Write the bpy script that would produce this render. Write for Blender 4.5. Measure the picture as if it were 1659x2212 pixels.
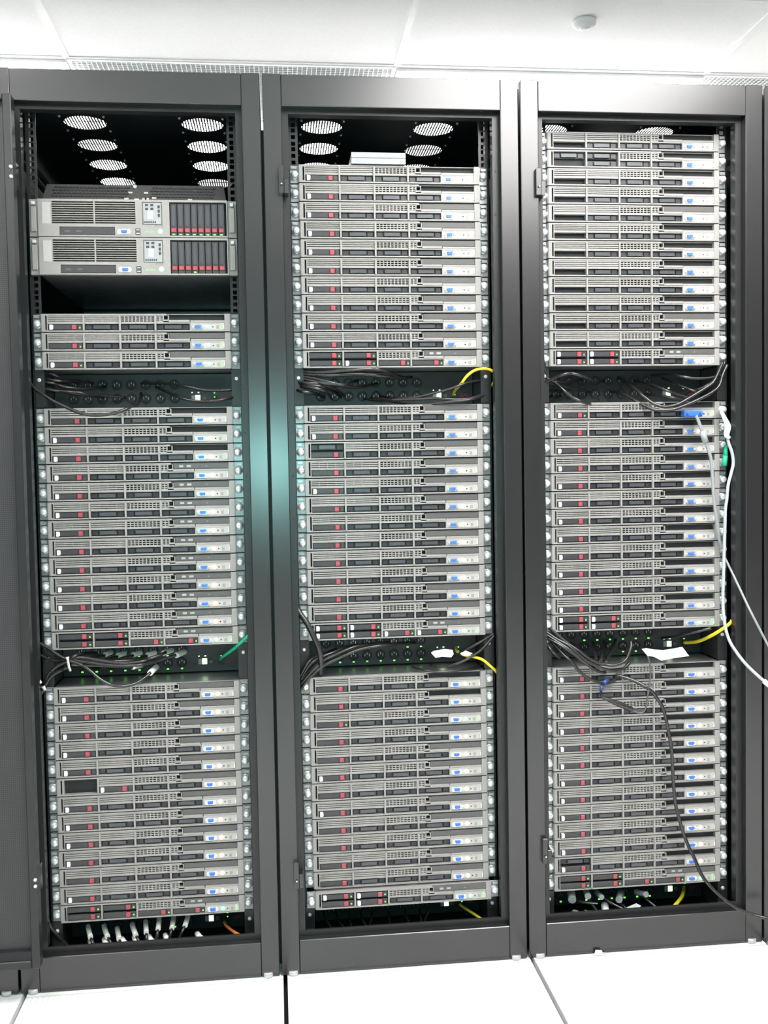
import bpy, bmesh, math, random
from mathutils import Vector, Matrix

for o in list(bpy.data.objects):
    bpy.data.objects.remove(o, do_unlink=True)
scene = bpy.context.scene
col = scene.collection
random.seed(4)
PI = math.pi

# ------------------------------------------------------------------ camera
CAM = Vector((0.62595, -2.39487, 1.25662))
YAW, PITCH, ROLL, FPX = 0.106977, -0.046877, -0.017361, 2171.13
FW = Vector((math.sin(YAW) * math.cos(PITCH), math.cos(YAW) * math.cos(PITCH), math.sin(PITCH)))
R0 = Vector((math.cos(YAW), -math.sin(YAW), 0.0))
U0 = R0.cross(FW)
RT = R0 * math.cos(ROLL) + U0 * math.sin(ROLL)
UP = -R0 * math.sin(ROLL) + U0 * math.cos(ROLL)
cam_data = bpy.data.cameras.new('camera')
cam = bpy.data.objects.new('camera', cam_data)
col.objects.link(cam)
cam_data.sensor_fit = 'VERTICAL'
cam_data.sensor_height = 24.0
cam_data.lens = FPX / 2212.0 * 24.0
cam_data.clip_start = 0.01
cam.matrix_world = Matrix((
    (RT.x, UP.x, -FW.x, CAM.x), (RT.y, UP.y, -FW.y, CAM.y), (RT.z, UP.z, -FW.z, CAM.z), (0, 0, 0, 1)))
scene.camera = cam

# ------------------------------------------------------------------ light and exposure
world = bpy.data.worlds.new('world')
scene.world = world
world.use_nodes = True
world.node_tree.nodes['Background'].inputs[0].default_value = (0.8, 0.9, 1.0, 1)
world.node_tree.nodes['Background'].inputs[1].default_value = 0.05
TROFFER = 14.0          # emission of the ceiling lights
FLASH = 30.0            # the phone's own LED
vs = scene.view_settings
vs.view_transform = 'Standard'
vs.look = 'None'
vs.gamma = 1.0
vs.use_curve_mapping = False
vs.exposure = 0.0
fl = bpy.data.lights.new('phone_led', 'POINT')
fl.energy = FLASH
fl.color = (0.45, 1.0, 0.95)
fl.shadow_soft_size = 0.006
flo = bpy.data.objects.new('phone_led', fl)
flo.location = CAM + Vector((-0.012, -0.01, 0.022))
col.objects.link(flo)

# ------------------------------------------------------------------ materials
def mat(name, c, rough=0.5, metal=0.0, var=0.06, scale=40.0, emit=None, estr=0.0, spec=0.5, bump=0.0):
    m = bpy.data.materials.new(name)
    m.use_nodes = True
    nt = m.node_tree
    b = nt.nodes['Principled BSDF']
    b.inputs['Roughness'].default_value = rough
    b.inputs['Metallic'].default_value = metal
    b.inputs['Specular IOR Level'].default_value = spec
    tc = nt.nodes.new('ShaderNodeTexCoord')
    nz = nt.nodes.new('ShaderNodeTexNoise')
    nz.inputs['Scale'].default_value = scale
    nz.inputs['Detail'].default_value = 3.0
    nt.links.new(tc.outputs['Object'], nz.inputs['Vector'])
    cr = nt.nodes.new('ShaderNodeValToRGB')
    cr.color_ramp.elements[0].position = 0.3
    cr.color_ramp.elements[1].position = 0.7
    cr.color_ramp.elements[0].color = (*[max(0.0, x * (1 - var)) for x in c], 1)
    cr.color_ramp.elements[1].color = (*[min(1.0, x * (1 + var)) for x in c], 1)
    nt.links.new(nz.outputs['Fac'], cr.inputs['Fac'])
    nt.links.new(cr.outputs['Color'], b.inputs['Base Color'])
    if bump:
        bp = nt.nodes.new('ShaderNodeBump')
        bp.inputs['Strength'].default_value = bump
        bp.inputs['Distance'].default_value = 0.0005
        n2 = nt.nodes.new('ShaderNodeTexNoise')
        n2.inputs['Scale'].default_value = 900.0
        nt.links.new(tc.outputs['Object'], n2.inputs['Vector'])
        nt.links.new(n2.outputs['Fac'], bp.inputs['Height'])
        nt.links.new(bp.outputs['Normal'], b.inputs['Normal'])
    if emit:
        b.inputs['Emission Color'].default_value = (*emit, 1)
        b.inputs['Emission Strength'].default_value = estr
    return m

def dot_mat(name, c, hole, pitch, radius, rough):
    """plain colour with a square grid of round holes, in object coordinates"""
    m = mat(name, c, rough, 0, 0.03, 8.0)
    nt = m.node_tree
    b = nt.nodes['Principled BSDF']
    tc = [n for n in nt.nodes if n.type == 'TEX_COORD'][0]
    cr = [n for n in nt.nodes if n.type == 'VALTORGB'][0]
    sc = nt.nodes.new('ShaderNodeVectorMath'); sc.operation = 'SCALE'
    sc.inputs['Scale'].default_value = 1.0 / pitch
    nt.links.new(tc.outputs['Object'], sc.inputs[0])
    fr = nt.nodes.new('ShaderNodeVectorMath'); fr.operation = 'FRACTION'
    nt.links.new(sc.outputs[0], fr.inputs[0])
    sb = nt.nodes.new('ShaderNodeVectorMath'); sb.operation = 'SUBTRACT'
    sb.inputs[1].default_value = (0.5, 0.5, 0.5)
    nt.links.new(fr.outputs[0], sb.inputs[0])
    sep = nt.nodes.new('ShaderNodeSeparateXYZ')
    nt.links.new(sb.outputs[0], sep.inputs[0])
    return m, nt, b, cr, sep

def disc_mix(m, nt, b, cr, sep, axes, pitch, radius, hole):
    p = []
    for a in axes:
        q = nt.nodes.new('ShaderNodeMath'); q.operation = 'MULTIPLY'
        nt.links.new(sep.outputs[a], q.inputs[0]); nt.links.new(sep.outputs[a], q.inputs[1])
        p.append(q)
    s = nt.nodes.new('ShaderNodeMath'); s.operation = 'ADD'
    nt.links.new(p[0].outputs[0], s.inputs[0]); nt.links.new(p[1].outputs[0], s.inputs[1])
    lt = nt.nodes.new('ShaderNodeMath'); lt.operation = 'LESS_THAN'
    lt.inputs[1].default_value = (radius / pitch) ** 2
    nt.links.new(s.outputs[0], lt.inputs[0])
    mx = nt.nodes.new('ShaderNodeMix'); mx.data_type = 'RGBA'
    nt.links.new(lt.outputs[0], mx.inputs['Factor'])
    nt.links.new(cr.outputs['Color'], mx.inputs[6])
    mx.inputs[7].default_value = (*hole, 1)
    nt.links.new(mx.outputs[2], b.inputs['Base Color'])
    return m

M = {}
M['paint'] = mat('black_rack_paint', (0.016, 0.0150, 0.0158), 0.25, 0, 0.05, 60, spec=0.95, bump=0.08)
M['paint'].node_tree.nodes['Principled BSDF'].inputs['IOR'].default_value = 1.5
M['inside'] = mat('dark_inner_steel', (0.024, 0.025, 0.028), 0.45, 0, 0.08, 30)
M['lip'] = mat('satin_black_flange', (0.022, 0.022, 0.023), 0.33, 0, 0.05, 50)
M['bezel'] = mat('grey_bezel_plastic', (0.315, 0.30, 0.288), 0.36, 0, 0.05, 120)
M['panel'] = mat('pale_panel_plastic', (0.46, 0.445, 0.43), 0.34, 0, 0.05, 120)
M['hole'] = mat('dark_recess', (0.012, 0.013, 0.015), 0.6, 0, 0.1, 80)
M['galv'] = mat('galvanised_steel', (0.42, 0.43, 0.44), 0.32, 0.85, 0.12, 30)
M['ear'] = mat('zinc_ear', (0.34, 0.345, 0.35), 0.27, 0.30, 0.08, 60)
M['chrome'] = mat('polished_screw', (0.72, 0.73, 0.73), 0.22, 0.40, 0.04, 60)
M['drive'] = mat('charcoal_carrier', (0.046, 0.045, 0.048), 0.36, 0, 0.08, 90)
M['blank'] = mat('slate_blank', (0.030, 0.031, 0.036), 0.34, 0, 0.08, 90)
M['pad'] = mat('slate_handle', (0.070, 0.073, 0.082), 0.26, 0, 0.06, 90)
M['red'] = mat('burgundy_button', (0.40, 0.065, 0.085), 0.35, 0, 0.08, 90)
M['white'] = mat('white_lever', (0.82, 0.80, 0.86), 0.25, 0.1, 0.03, 60)
M['optic'] = mat('grey_drive_face', (0.100, 0.096, 0.095), 0.40, 0, 0.06, 90)
M['print'] = mat('pale_print', (0.34, 0.36, 0.37), 0.4, 0, 0.04, 90)
M['shell'] = mat('connector_shell', (0.85, 0.85, 0.84), 0.22, 0.75, 0.04, 60)
M['appl'] = mat('dark_grey_unit', (0.070, 0.068, 0.068), 0.4, 0, 0.06, 60)
M['navy'] = mat('navy_plug', (0.03, 0.06, 0.22), 0.4, 0, 0.06, 90)
M['blue'] = mat('blue_connector', (0.045, 0.16, 0.62), 0.35, 0, 0.06, 90)
M['amber'] = mat('amber_light', (0.9, 0.6, 0.35), 0.4, 0, 0.02, 60, (1.0, 0.50, 0.20), 5.0)
M['green'] = mat('green_light', (0.3, 0.9, 0.4), 0.4, 0, 0.02, 60, (0.22, 1.0, 0.34), 1.6)
M['led'] = mat('green_led', (0.1, 0.8, 0.1), 0.4, 0, 0.02, 60, (0.16, 1.0, 0.10), 2.2)
M['ledoff'] = mat('unlit_led', (0.03, 0.05, 0.035), 0.3, 0, 0.05, 60)
M['lcd'] = mat('lit_display', (0.5, 0.9, 0.5), 0.4, 0, 0.02, 60, (0.62, 1.0, 0.50), 2.6)
M['pdu'] = mat('black_strip_face', (0.020, 0.025, 0.027), 0.38, 0, 0.08, 50)
M['outlet'] = mat('black_outlet', (0.006, 0.007, 0.008), 0.5, 0, 0.1, 90)
M['badge'] = mat('red_badge', (0.42, 0.02, 0.04), 0.5, 0, 0.05, 90)
M['cord'] = mat('black_cord', (0.022, 0.020, 0.020), 0.26, 0, 0.08, 60, spec=0.7)
M['greycord'] = mat('grey_cord', (0.30, 0.31, 0.32), 0.35, 0, 0.05, 60)
M['whitecord'] = mat('pale_cord', (0.44, 0.47, 0.49), 0.4, 0, 0.04, 60)
M['yellow'] = mat('yellow_cord', (0.75, 0.62, 0.03), 0.4, 0, 0.05, 60)
M['greencord'] = mat('green_cord', (0.01, 0.42, 0.22), 0.4, 0, 0.05, 60)
M['orange'] = mat('orange_cord', (0.72, 0.20, 0.06), 0.4, 0, 0.05, 60)
M['paper'] = mat('white_paper', (0.92, 0.92, 0.92), 0.6, 0, 0.01, 30)
M['sleeve'] = mat('off_white_sleeve', (0.78, 0.77, 0.72), 0.5, 0, 0.04, 60)
M['tie'] = mat('translucent_tie', (0.70, 0.68, 0.62), 0.4, 0, 0.04, 60)
M['interior_tint'] = mat('bluish_interior_shade', (0.10, 0.12, 0.14), 0.3, 0, 0.3, 6)  # bluish tone imitating shade and reflection deep inside the rack
M['ceil'] = mat('ceiling_tile', (0.92, 0.93, 0.925), 0.85, 0, 0.04, 220)
M['tbar'] = mat('white_grid_bar', (0.90, 0.91, 0.91), 0.5, 0, 0.02, 30)
M['plenum'] = mat('grey_plenum', (0.55, 0.58, 0.60), 0.8, 0, 0.05, 10)
M['wallgrey'] = mat('grey_wall_paint', (0.18, 0.18, 0.18), 0.8, 0, 0.02, 6)
M['wall'] = mat('white_wall_paint', (0.80, 0.81, 0.81), 0.8, 0, 0.02, 6)
M['lens'] = mat('lit_lens', (0.9, 0.9, 0.9), 0.5, 0, 0.01, 20, (1.0, 0.975, 0.96), TROFFER)
M['foot'] = mat('zinc_foot', (0.62, 0.63, 0.62), 0.3, 0.5, 0.05, 50)
M['tile'] = mat('white_floor_tile', (0.86, 0.86, 0.85), 0.4, 0, 0.03, 60)
M['seam'] = mat('dark_floor_seam', (0.010, 0.008, 0.012), 0.8, 0, 0.1, 30)
_t = dot_mat('perforated_floor_tile', (0.86, 0.86, 0.85), (0.3, 0.3, 0.3), 0.013, 0.0028, 0.4)
M['ptile'] = disc_mix(*_t, (0, 1), 0.013, 0.0026, (0.70, 0.70, 0.72))
_t = dot_mat('perforated_black_door', (0.045, 0.043, 0.045), (0.02, 0.02, 0.02), 0.0045, 0.0014, 0.45)
M['mesh'] = disc_mix(*_t, (0, 2), 0.0045, 0.0014, (0.02, 0.02, 0.022))

# ------------------------------------------------------------------ helpers
class MB:
    """collects boxes, discs and tubes into ONE mesh"""
    def __init__(s):
        s.v = []; s.f = []; s.m = []; s.sm = []
    def box(s, x0, x1, y0, y1, z0, z1, mi=0, front=None):
        n = len(s.v)
        s.v += [(x0, y0, z0), (x1, y0, z0), (x1, y1, z0), (x0, y1, z0), (x0, y0, z1), (x1, y0, z1), (x1, y1, z1), (x0, y1, z1)]
        fs = [(0, 3, 2, 1), (4, 5, 6, 7), (0, 1, 5, 4), (1, 2, 6, 5), (2, 3, 7, 6), (3, 0, 4, 7)]
        for i, f in enumerate(fs):
            s.f.append(tuple(n + k for k in f)); s.sm.append(False)
            s.m.append(front if (front is not None and i == 2) else mi)
        return s
    def prism(s, poly, y0, y1, mi=0):
        """poly: (x, z) outline, counter-clockwise seen from -y"""
        n = len(s.v); k = len(poly)
        s.v += [(x, y0, z) for x, z in poly] + [(x, y1, z) for x, z in poly]
        s.f.append(tuple(range(n, n + k))); s.m.append(mi); s.sm.append(False)
        s.f.append(tuple(reversed(range(n + k, n + 2 * k)))); s.m.append(mi); s.sm.append(False)
        for i in range(k):
            j = (i + 1) % k
            s.f.append((n + i, n + k + i, n + k + j, n + j)); s.m.append(mi); s.sm.append(False)
        return s
    def lathe(s, cx, cz, prof, mi=0, seg=20):
        """prof: (radius, y) list, turned about the y axis"""
        n = len(s.v); k = len(prof)
        for r, y in prof:
            for i in range(seg):
                a = 2 * PI * i / seg
                s.v.append((cx + r * math.cos(a), y, cz + r * math.sin(a)))
        for q in range(k - 1):
            for i in range(seg):
                j = (i + 1) % seg
                s.f.append((n + q * seg + i, n + q * seg + j, n + (q + 1) * seg + j, n + (q + 1) * seg + i))
                s.m.append(mi); s.sm.append(True)
        s.f.append(tuple(n + (k - 1) * seg + i for i in range(seg))); s.m.append(mi); s.sm.append(False)
        return s
    def zlathe(s, cx, cy, prof, mi=0, seg=20):
        n = len(s.v); k = len(prof)
        for r, z in prof:
            for i in range(seg):
                a = 2 * PI * i / seg
                s.v.append((cx + r * math.cos(a), cy + r * math.sin(a), z))
        for q in range(k - 1):
            for i in range(seg):
                j = (i + 1) % seg
                s.f.append((n + q * seg + i, n + q * seg + j, n + (q + 1) * seg + j, n + (q + 1) * seg + i))
                s.m.append(mi); s.sm.append(True)
        s.f.append(tuple(n + (k - 1) * seg + i for i in range(seg))); s.m.append(mi); s.sm.append(False)
        s.f.append(tuple(reversed([n + i for i in range(seg)]))); s.m.append(mi); s.sm.append(False)
        return s
    def tube(s, pts, r, mi=0, seg=8, sub=6, smooth=True):
        P = [Vector(p) for p in pts]
        rr = r if isinstance(r, (list, tuple)) else [r] * len(P)
        Q = []; RR = []
        if smooth and len(P) > 2:
            for i in range(len(P) - 1):
                a = P[max(i - 1, 0)]; b = P[i]; c = P[i + 1]; d = P[min(i + 2, len(P) - 1)]
                for t in range(sub):
                    u = t / sub
                    Q.append(0.5 * ((2 * b) + (c - a) * u + (2 * a - 5 * b + 4 * c - d) * u * u + (3 * b - a - 3 * c + d) * u ** 3))
                    RR.append(rr[i] * (1 - u) + rr[i + 1] * u)
            Q.append(P[-1]); RR.append(rr[-1])
        else:
            Q = P; RR = list(rr)
        n = len(s.v)
        up = None
        for i, q in enumerate(Q):
            t = (Q[min(i + 1, len(Q) - 1)] - Q[max(i - 1, 0)])
            t = t.normalized() if t.length > 1e-9 else Vector((0, 0, 1))
            if up is None:
                up = Vector((0, -1, 0)) if abs(t.y) < 0.9 else Vector((0, 0, 1))
            e1 = (up - t * up.dot(t)).normalized()
            up = e1
            e2 = t.cross(e1)
            for k in range(seg):
                a = 2 * PI * k / seg
                s.v.append(tuple(q + e1 * RR[i] * math.cos(a) + e2 * RR[i] * math.sin(a)))
        for i in range(len(Q) - 1):
            for k in range(seg):
                l = (k + 1) % seg
                s.f.append((n + i * seg + k, n + i * seg + l, n + (i + 1) * seg + l, n + (i + 1) * seg + k))
                s.m.append(mi); s.sm.append(True)
        s.f.append(tuple(reversed([n + k for k in range(seg)]))); s.m.append(mi); s.sm.append(False)
        s.f.append(tuple(n + (len(Q) - 1) * seg + k for k in range(seg))); s.m.append(mi); s.sm.append(False)
        return s
    def mesh(s, name, mats, bevel=0.0, origin=None):
        me = bpy.data.meshes.new(name)
        v = s.v if origin is None else [(a - origin[0], b - origin[1], c - origin[2]) for a, b, c in s.v]
        me.from_pydata(v, [], s.f)
        for m in mats:
            me.materials.append(M[m])
        me.polygons.foreach_set('material_index', s.m)
        me.polygons.foreach_set('use_smooth', s.sm)
        me.update()
        bm = bmesh.new(); bm.from_mesh(me)
        bmesh.ops.recalc_face_normals(bm, faces=bm.faces)
        if bevel:
            bmesh.ops.bevel(bm, geom=bm.edges, offset=bevel, segments=1, affect='EDGES', clamp_overlap=True)
        bm.to_mesh(me); bm.free()
        return me

CACHE = {}
def shared(key, fn):
    if key not in CACHE:
        CACHE[key] = fn()
    return CACHE[key]

def obj(name, me, parent=None, loc=(0, 0, 0)):
    o = bpy.data.objects.new(name, me)
    col.objects.link(o)
    o.location = loc
    if parent is not None:
        o.parent = parent
    return o

def tag(o, label, cat, group=None):
    o['label'] = label; o['category'] = cat
    if group: o['group'] = group
    return o

def thing(name, label, cat, loc=(0, 0, 0), group=None):
    o = bpy.data.objects.new(name, None)
    o.empty_display_size = 0.05
    col.objects.link(o)
    o.location = loc
    return tag(o, label, cat, group)

def struct(name, me, loc=(0, 0, 0)):
    o = obj(name, me, None, loc); o['kind'] = 'structure'
    return o

def at(x, y, Y):
    """the point of depth plane Y that the photograph shows at pixel x, y"""
    d = FW + RT * ((x - 829.5) / FPX) + UP * ((1106 - y) / FPX)
    t = (Y - CAM.y) / d.y
    return CAM + d * t

# ------------------------------------------------------------------ the setting
RP = 0.61262            # rack pitch
UH = 0.04445            # one rack unit
EAR = 0.0761            # depth of the mounting plane
ZU0 = 1.983             # height of unit line 0
CZ = 2.74               # ceiling
XL, XR, YF, YB = -4.2, 6.0, -5.6, 3.7

b = MB()
PT = 0.6108; FZ = 0.0235
for i in range(-7, 10):
    for j in range(-6, 10):
        x0 = 0.0125 + i * PT; y1 = -0.0145 - j * PT
        if x0 > XR or x0 + PT < XL or y1 < YF or y1 - PT > YB: continue
        g = 0.0050
        b.box(max(x0 + g, XL), min(x0 + PT - g, XR), max(y1 - PT + g * 0.4, YF), min(y1 - g * 0.4, YB), FZ - 0.03, FZ,
              1 if (j == 0 and i in (0, 1, 2)) else 0)
b.box(XL, XR, YF, YB, -0.06, FZ - 0.028, 2)
struct('floor', b.mesh('floor', ['tile', 'ptile', 'seam']))

GX = [-0.09 + 1.2 * k for k in range(-4, 6)]      # ceiling grid lines
GY = [1.40 + 0.6 * k for k in range(-12, 5)]
LIGHTS = [(1.11, 1.40), (-1.29, 1.40), (-0.09, 2.0), (2.31, 2.0), (1.11, 2.6), (-1.29, 2.6),
          (1.11, -1.6), (1.11, -2.2), (1.11, -2.8), (-1.29, -3.4), (1.11, -1.0), (-1.29, -1.0)]  # lights after the first two are added: white roof holes, rack-top glare, fill
GRILLES = [(-0.09, 1.40), (2.31, 1.40)]
def is_in(lst, x, y): return any(abs(a - x) < 0.01 and abs(c - y) < 0.01 for a, c in lst)
b = MB()
for x in [XL] + GX:
    for y in [YF] + GY:
        if is_in(GRILLES, x, y): continue
        xn = min([g for g in GX if g > x + 0.01] + [XR]); yn = min([g for g in GY if g > y + 0.01] + [YB])
        b.box(x, min(xn, XR), y, min(yn, YB), CZ + 0.004, CZ + 0.02, 0)
for x, y in GRILLES:
    b.box(x, x + 1.2, y, y + 0.6, CZ + 0.25, CZ + 0.27, 1)
    for s in (0, 1):
        b.box(x + s * 1.19, x + s * 1.19 + 0.01, y, y + 0.6, CZ + 0.02, CZ + 0.25, 1)
        b.box(x, x + 1.2, y + s * 0.59, y + s * 0.59 + 0.01, CZ + 0.02, CZ + 0.25, 1)
struct('ceiling', b.mesh('ceiling', ['ceil', 'plenum']))
b = MB()
for x in GX: b.box(x - 0.012, x + 0.012, YF, YB, CZ, CZ + 0.005)
for y in GY: b.box(XL, XR, y - 0.012, y + 0.012, CZ - 0.0005, CZ + 0.0045)
struct('trim_1', b.mesh('trim_1', ['tbar']))
for n, a in (('wall_back', (XL, XR, YB, YB + 0.1, -0.06, 3.1)), ('wall_front', (XL, XR, YF - 0.1, YF, -0.06, 3.1)),
             ('wall_left', (XL - 0.1, XL, YF, YB, -0.06, 3.1)), ('wall_right', (XR, XR + 0.1, YF, YB, -0.06, 3.1))):
    struct(n, MB().box(*a).mesh(n, ['wallgrey' if n in ('wall_front', 'wall_right') else 'wall']))

# ------------------------------------------------------------------ ceiling fittings
WHERE = {(1.11, 1.40): 'glaring long ceiling light above the middle and right racks',
         (-1.29, 1.40): 'glaring long ceiling light at the top left corner of the photo'}
ADDED = ['behind the left rack, second row', 'behind the right rack, second row', 'behind the racks, third row, right',
         'behind the racks, third row, left', 'over the aisle, right, nearer the racks', 'over the aisle, right, beside the camera',
         'over the aisle, right, behind the camera', 'behind the camera, left', 'over the aisle, right, nearest the racks', 'over the aisle at left']
k = 0
for x, y in LIGHTS:
    if (x, y) in WHERE: lab = WHERE[(x, y)]
    else:
        lab = 'added long white ceiling light ' + ADDED[k]; k += 1
    t = thing('ceiling_light', lab, 'ceiling light', (x + 0.6, y + 0.3, CZ), 'long ceiling lights')
    def fr():
        m = MB()
        for s in (-1, 1):
            m.box(s * 0.588 - 0.008, s * 0.588 + 0.008, -0.29, 0.29, -0.012, 0.0)
            m.box(-0.58, 0.58, s * 0.285 - 0.006, s * 0.285 + 0.006, -0.012, 0.0)
        return m.mesh('light_frame', ['tbar'])
    obj('light_frame', shared('lightframe', fr), t)
    def le():
        m = MB(); n = 0
        m.v = [(-0.58, -0.278, -0.002), (0.58, -0.278, -0.002), (0.58, 0.278, -0.002), (-0.58, 0.278, -0.002),
               (-0.56, -0.26, -0.075), (0.56, -0.26, -0.075), (0.56, 0.26, -0.075), (-0.56, 0.26, -0.075)]
        for f in [(0, 3, 2, 1), (4, 5, 6, 7), (0, 1, 5, 4), (1, 2, 6, 5), (2, 3, 7, 6), (3, 0, 4, 7)]:
            m.f.append(f); m.m.append(0); m.sm.append(False)
        return m.mesh('diffuser', ['lens'])
    obj('diffuser', shared('lens', le), t)
for (x, y), lab in zip(GRILLES, ('white egg crate air grille in the ceiling above the left rack', 'white egg crate air grille in the ceiling above the right rack end')):
    t = thing('air_grille', lab, 'air grille', (x, y, CZ), 'egg crate ceiling grilles')
    def gc():
        m = MB(); n = 66
        for i in range(n + 1):
            xx = 0.012 + i * (1.176 / n); m.box(xx - 0.001, xx + 0.001, 0.012, 0.588, -0.002, 0.010)
        for j in range(33):
            yy = 0.012 + j * (0.576 / 32); m.box(0.012, 1.188, yy - 0.001, yy + 0.001, -0.002, 0.010)
        return m.mesh('grille_core', ['tbar'])
    obj('grille_core', shared('grillecore', gc), t)
    def gf():
        m = MB()
        m.box(0.0, 1.2, 0.0, 0.014, -0.004, 0.002).box(0.0, 1.2, 0.586, 0.6, -0.004, 0.002)
        m.box(0.0, 0.014, 0.014, 0.586, -0.004, 0.002).box(1.186, 1.2, 0.014, 0.586, -0.004, 0.002)
        return m.mesh('grille_frame', ['tbar'])
    obj('grille_frame', shared('grilleframe', gf), t)
p = at(1262, 56, 0.98)
t = thing('sprinkler_head', 'small round white sprinkler fitting on the ceiling above the right rack', 'sprinkler', (p.x, 0.98, CZ))
obj('escutcheon', MB().zlathe(0, 0, [(0.040, 0.004), (0.040, -0.008), (0.034, -0.016), (0.020, -0.020)], 0, 28).mesh('escutcheon', ['wall']), t)
obj('cover_cap', MB().zlathe(0, 0, [(0.018, -0.018), (0.016, -0.024), (0.008, -0.027)], 0, 20).mesh('cover_cap', ['tbar']), t)

# ------------------------------------------------------------------ racks
HW = 0.3034             # half width
RT_Z, RB_Z = 2.1705, 0.0245
OX, OZ0, OZ1 = 0.2602, 0.1088, 2.0971      # door opening
FX, FZ0, FZ1 = 0.2445, 0.1215, 2.0861      # inner flange opening
RD = 1.07
HOLES = [(sx * 0.150, 0.323 + 0.183 * q) for sx in (-1, 1) for q in range(4)]
HR = 0.0536

def roof_mesh():
    m = MB(); z0, z1 = 2.155, 2.157
    ys = [0.024]
    for q in range(4):
        yc = 0.323 + 0.183 * q; ys += [yc - 0.075, yc + 0.075]
    ys.append(RD)
    xs = [-HW, -0.225, -0.075, 0.075, 0.225, HW]
    for i in range(len(ys) - 1):
        for j in range(len(xs) - 1):
            if i % 2 == 1 and j in (1, 3): continue
            m.box(xs[j], xs[j + 1], ys[i], ys[i + 1], z0, z1)
    seg = 32
    for hx, hy in HOLES:
        n = len(m.v)
        for i in range(seg):
            a = 2 * PI * i / seg + PI / 4
            c, s = math.cos(a), math.sin(a)
            q = 0.075 / max(abs(c), abs(s))
            for z in (z0, z1):
                m.v.append((hx + HR * c, hy + HR * s, z)); m.v.append((hx + q * c, hy + q * s, z))
        for i in range(seg):
            j = (i + 1) % seg; A = n + 4 * i; B = n + 4 * j
            for f in ((A, A + 1, B + 1, B), (A + 2, B + 2, B + 3, A + 3), (A, B, B + 2, A + 2)):
                m.f.append(f); m.m.append(0); m.sm.append(False)
    return m.mesh('roof_panel', ['inside'])

def fan_mesh():
    m = MB()
    n = 15
    for i in range(n):
        x = -HR + (i + 0.5) * 2 * HR / n
        h = math.sqrt(max(HR * HR - x * x, 0)) + 0.003
        m.box(x - 0.0017, x + 0.0017, -h, h, 0.0022, 0.0038)
    m.box(-HR - 0.003, HR + 0.003, -0.0012, 0.0012, 0.0038, 0.0050)
    for sx in (-1, 1):
        for sy in (-1, 1):
            m.zlathe(sx * 0.055, sy * 0.055, [(0.0035, 0.002), (0.0035, -0.003), (0.002, -0.0045)], 1, 10)  # bright bumps imitate light passing through small corner holes
    return m.mesh('fan_guard', ['inside', 'foot'])

def rail_mesh():
    m = MB(); z0 = ZU0 - 43.6 * UH; z1 = ZU0 + 3.2 * UH
    for xa, xb in ((0.2215, 0.2277), (0.2373, 0.2460)): m.box(xa, xb, 0.0, 0.0022, z0, z1)
    m.box(0.2438, 0.2460, 0.0022, 0.045, z0, z1)
    zs = []
    u = -4
    while u < 44:
        base = ZU0 - (u + 1) * UH
        for d in (0.00635, 0.022225, 0.0381): zs.append(base + d)
        u += 1
    zs = sorted(z for z in zs if z0 + 0.006 < z < z1 - 0.006)
    prev = z0
    for z in zs:
        m.box(0.2277, 0.2373, 0.0, 0.0022, prev, z - 0.0048); prev = z + 0.0048
    m.box(0.2277, 0.2373, 0.0, 0.0022, prev, z1)
    return m
def mirror(m):
    m.v = [(-x, y, z) for x, y, z in m.v]; m.f = [tuple(reversed(f)) for f in m.f]
    return m

def door_mesh(parent, x0, x1, y0, y1, z0, z1, face):
    """framed perforated door; face = y of the side that looks at the room"""
    w = 0.019
    m = MB()
    m.box(x0, x0 + w, y0, y1, z0, z1).box(x1 - w, x1, y0, y1, z0, z1)
    m.box(x0 + w, x1 - w, y0, y1, z1 - w * 0.7, z1).box(x0 + w, x1 - w, y0, y1, z0, z0 + w)
    d = obj('door', m.mesh('door', ['lip'], 0.002), parent)
    m = MB().box(x0 + w, x1 - w, face + 0.016, face + 0.019, z0 + w, z1 - w * 0.7)
    obj('perforated_panel', m.mesh('perforated_panel', ['mesh']), d)
    m = MB()
    for zc in (1.9115, 1.9330, 0.303, 0.318):
        m.lathe(x1 - 0.004, zc, [(0.0038, y0 + 0.002), (0.0038, y0 - 0.003), (0.002, y0 - 0.004)], 0, 12)
    obj('hinge_pin', m.mesh('hinge_pin', ['chrome']), d)
    m = MB().box(x0 + w, x1 - w, face + 0.004, face + 0.016, z0 + w, z0 + w + 0.022)
    obj('shade_strip', m.mesh('shade_strip', ['hole']), d)  # dark strip imitating the shadow in the recess above the bottom frame
    return d

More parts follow.
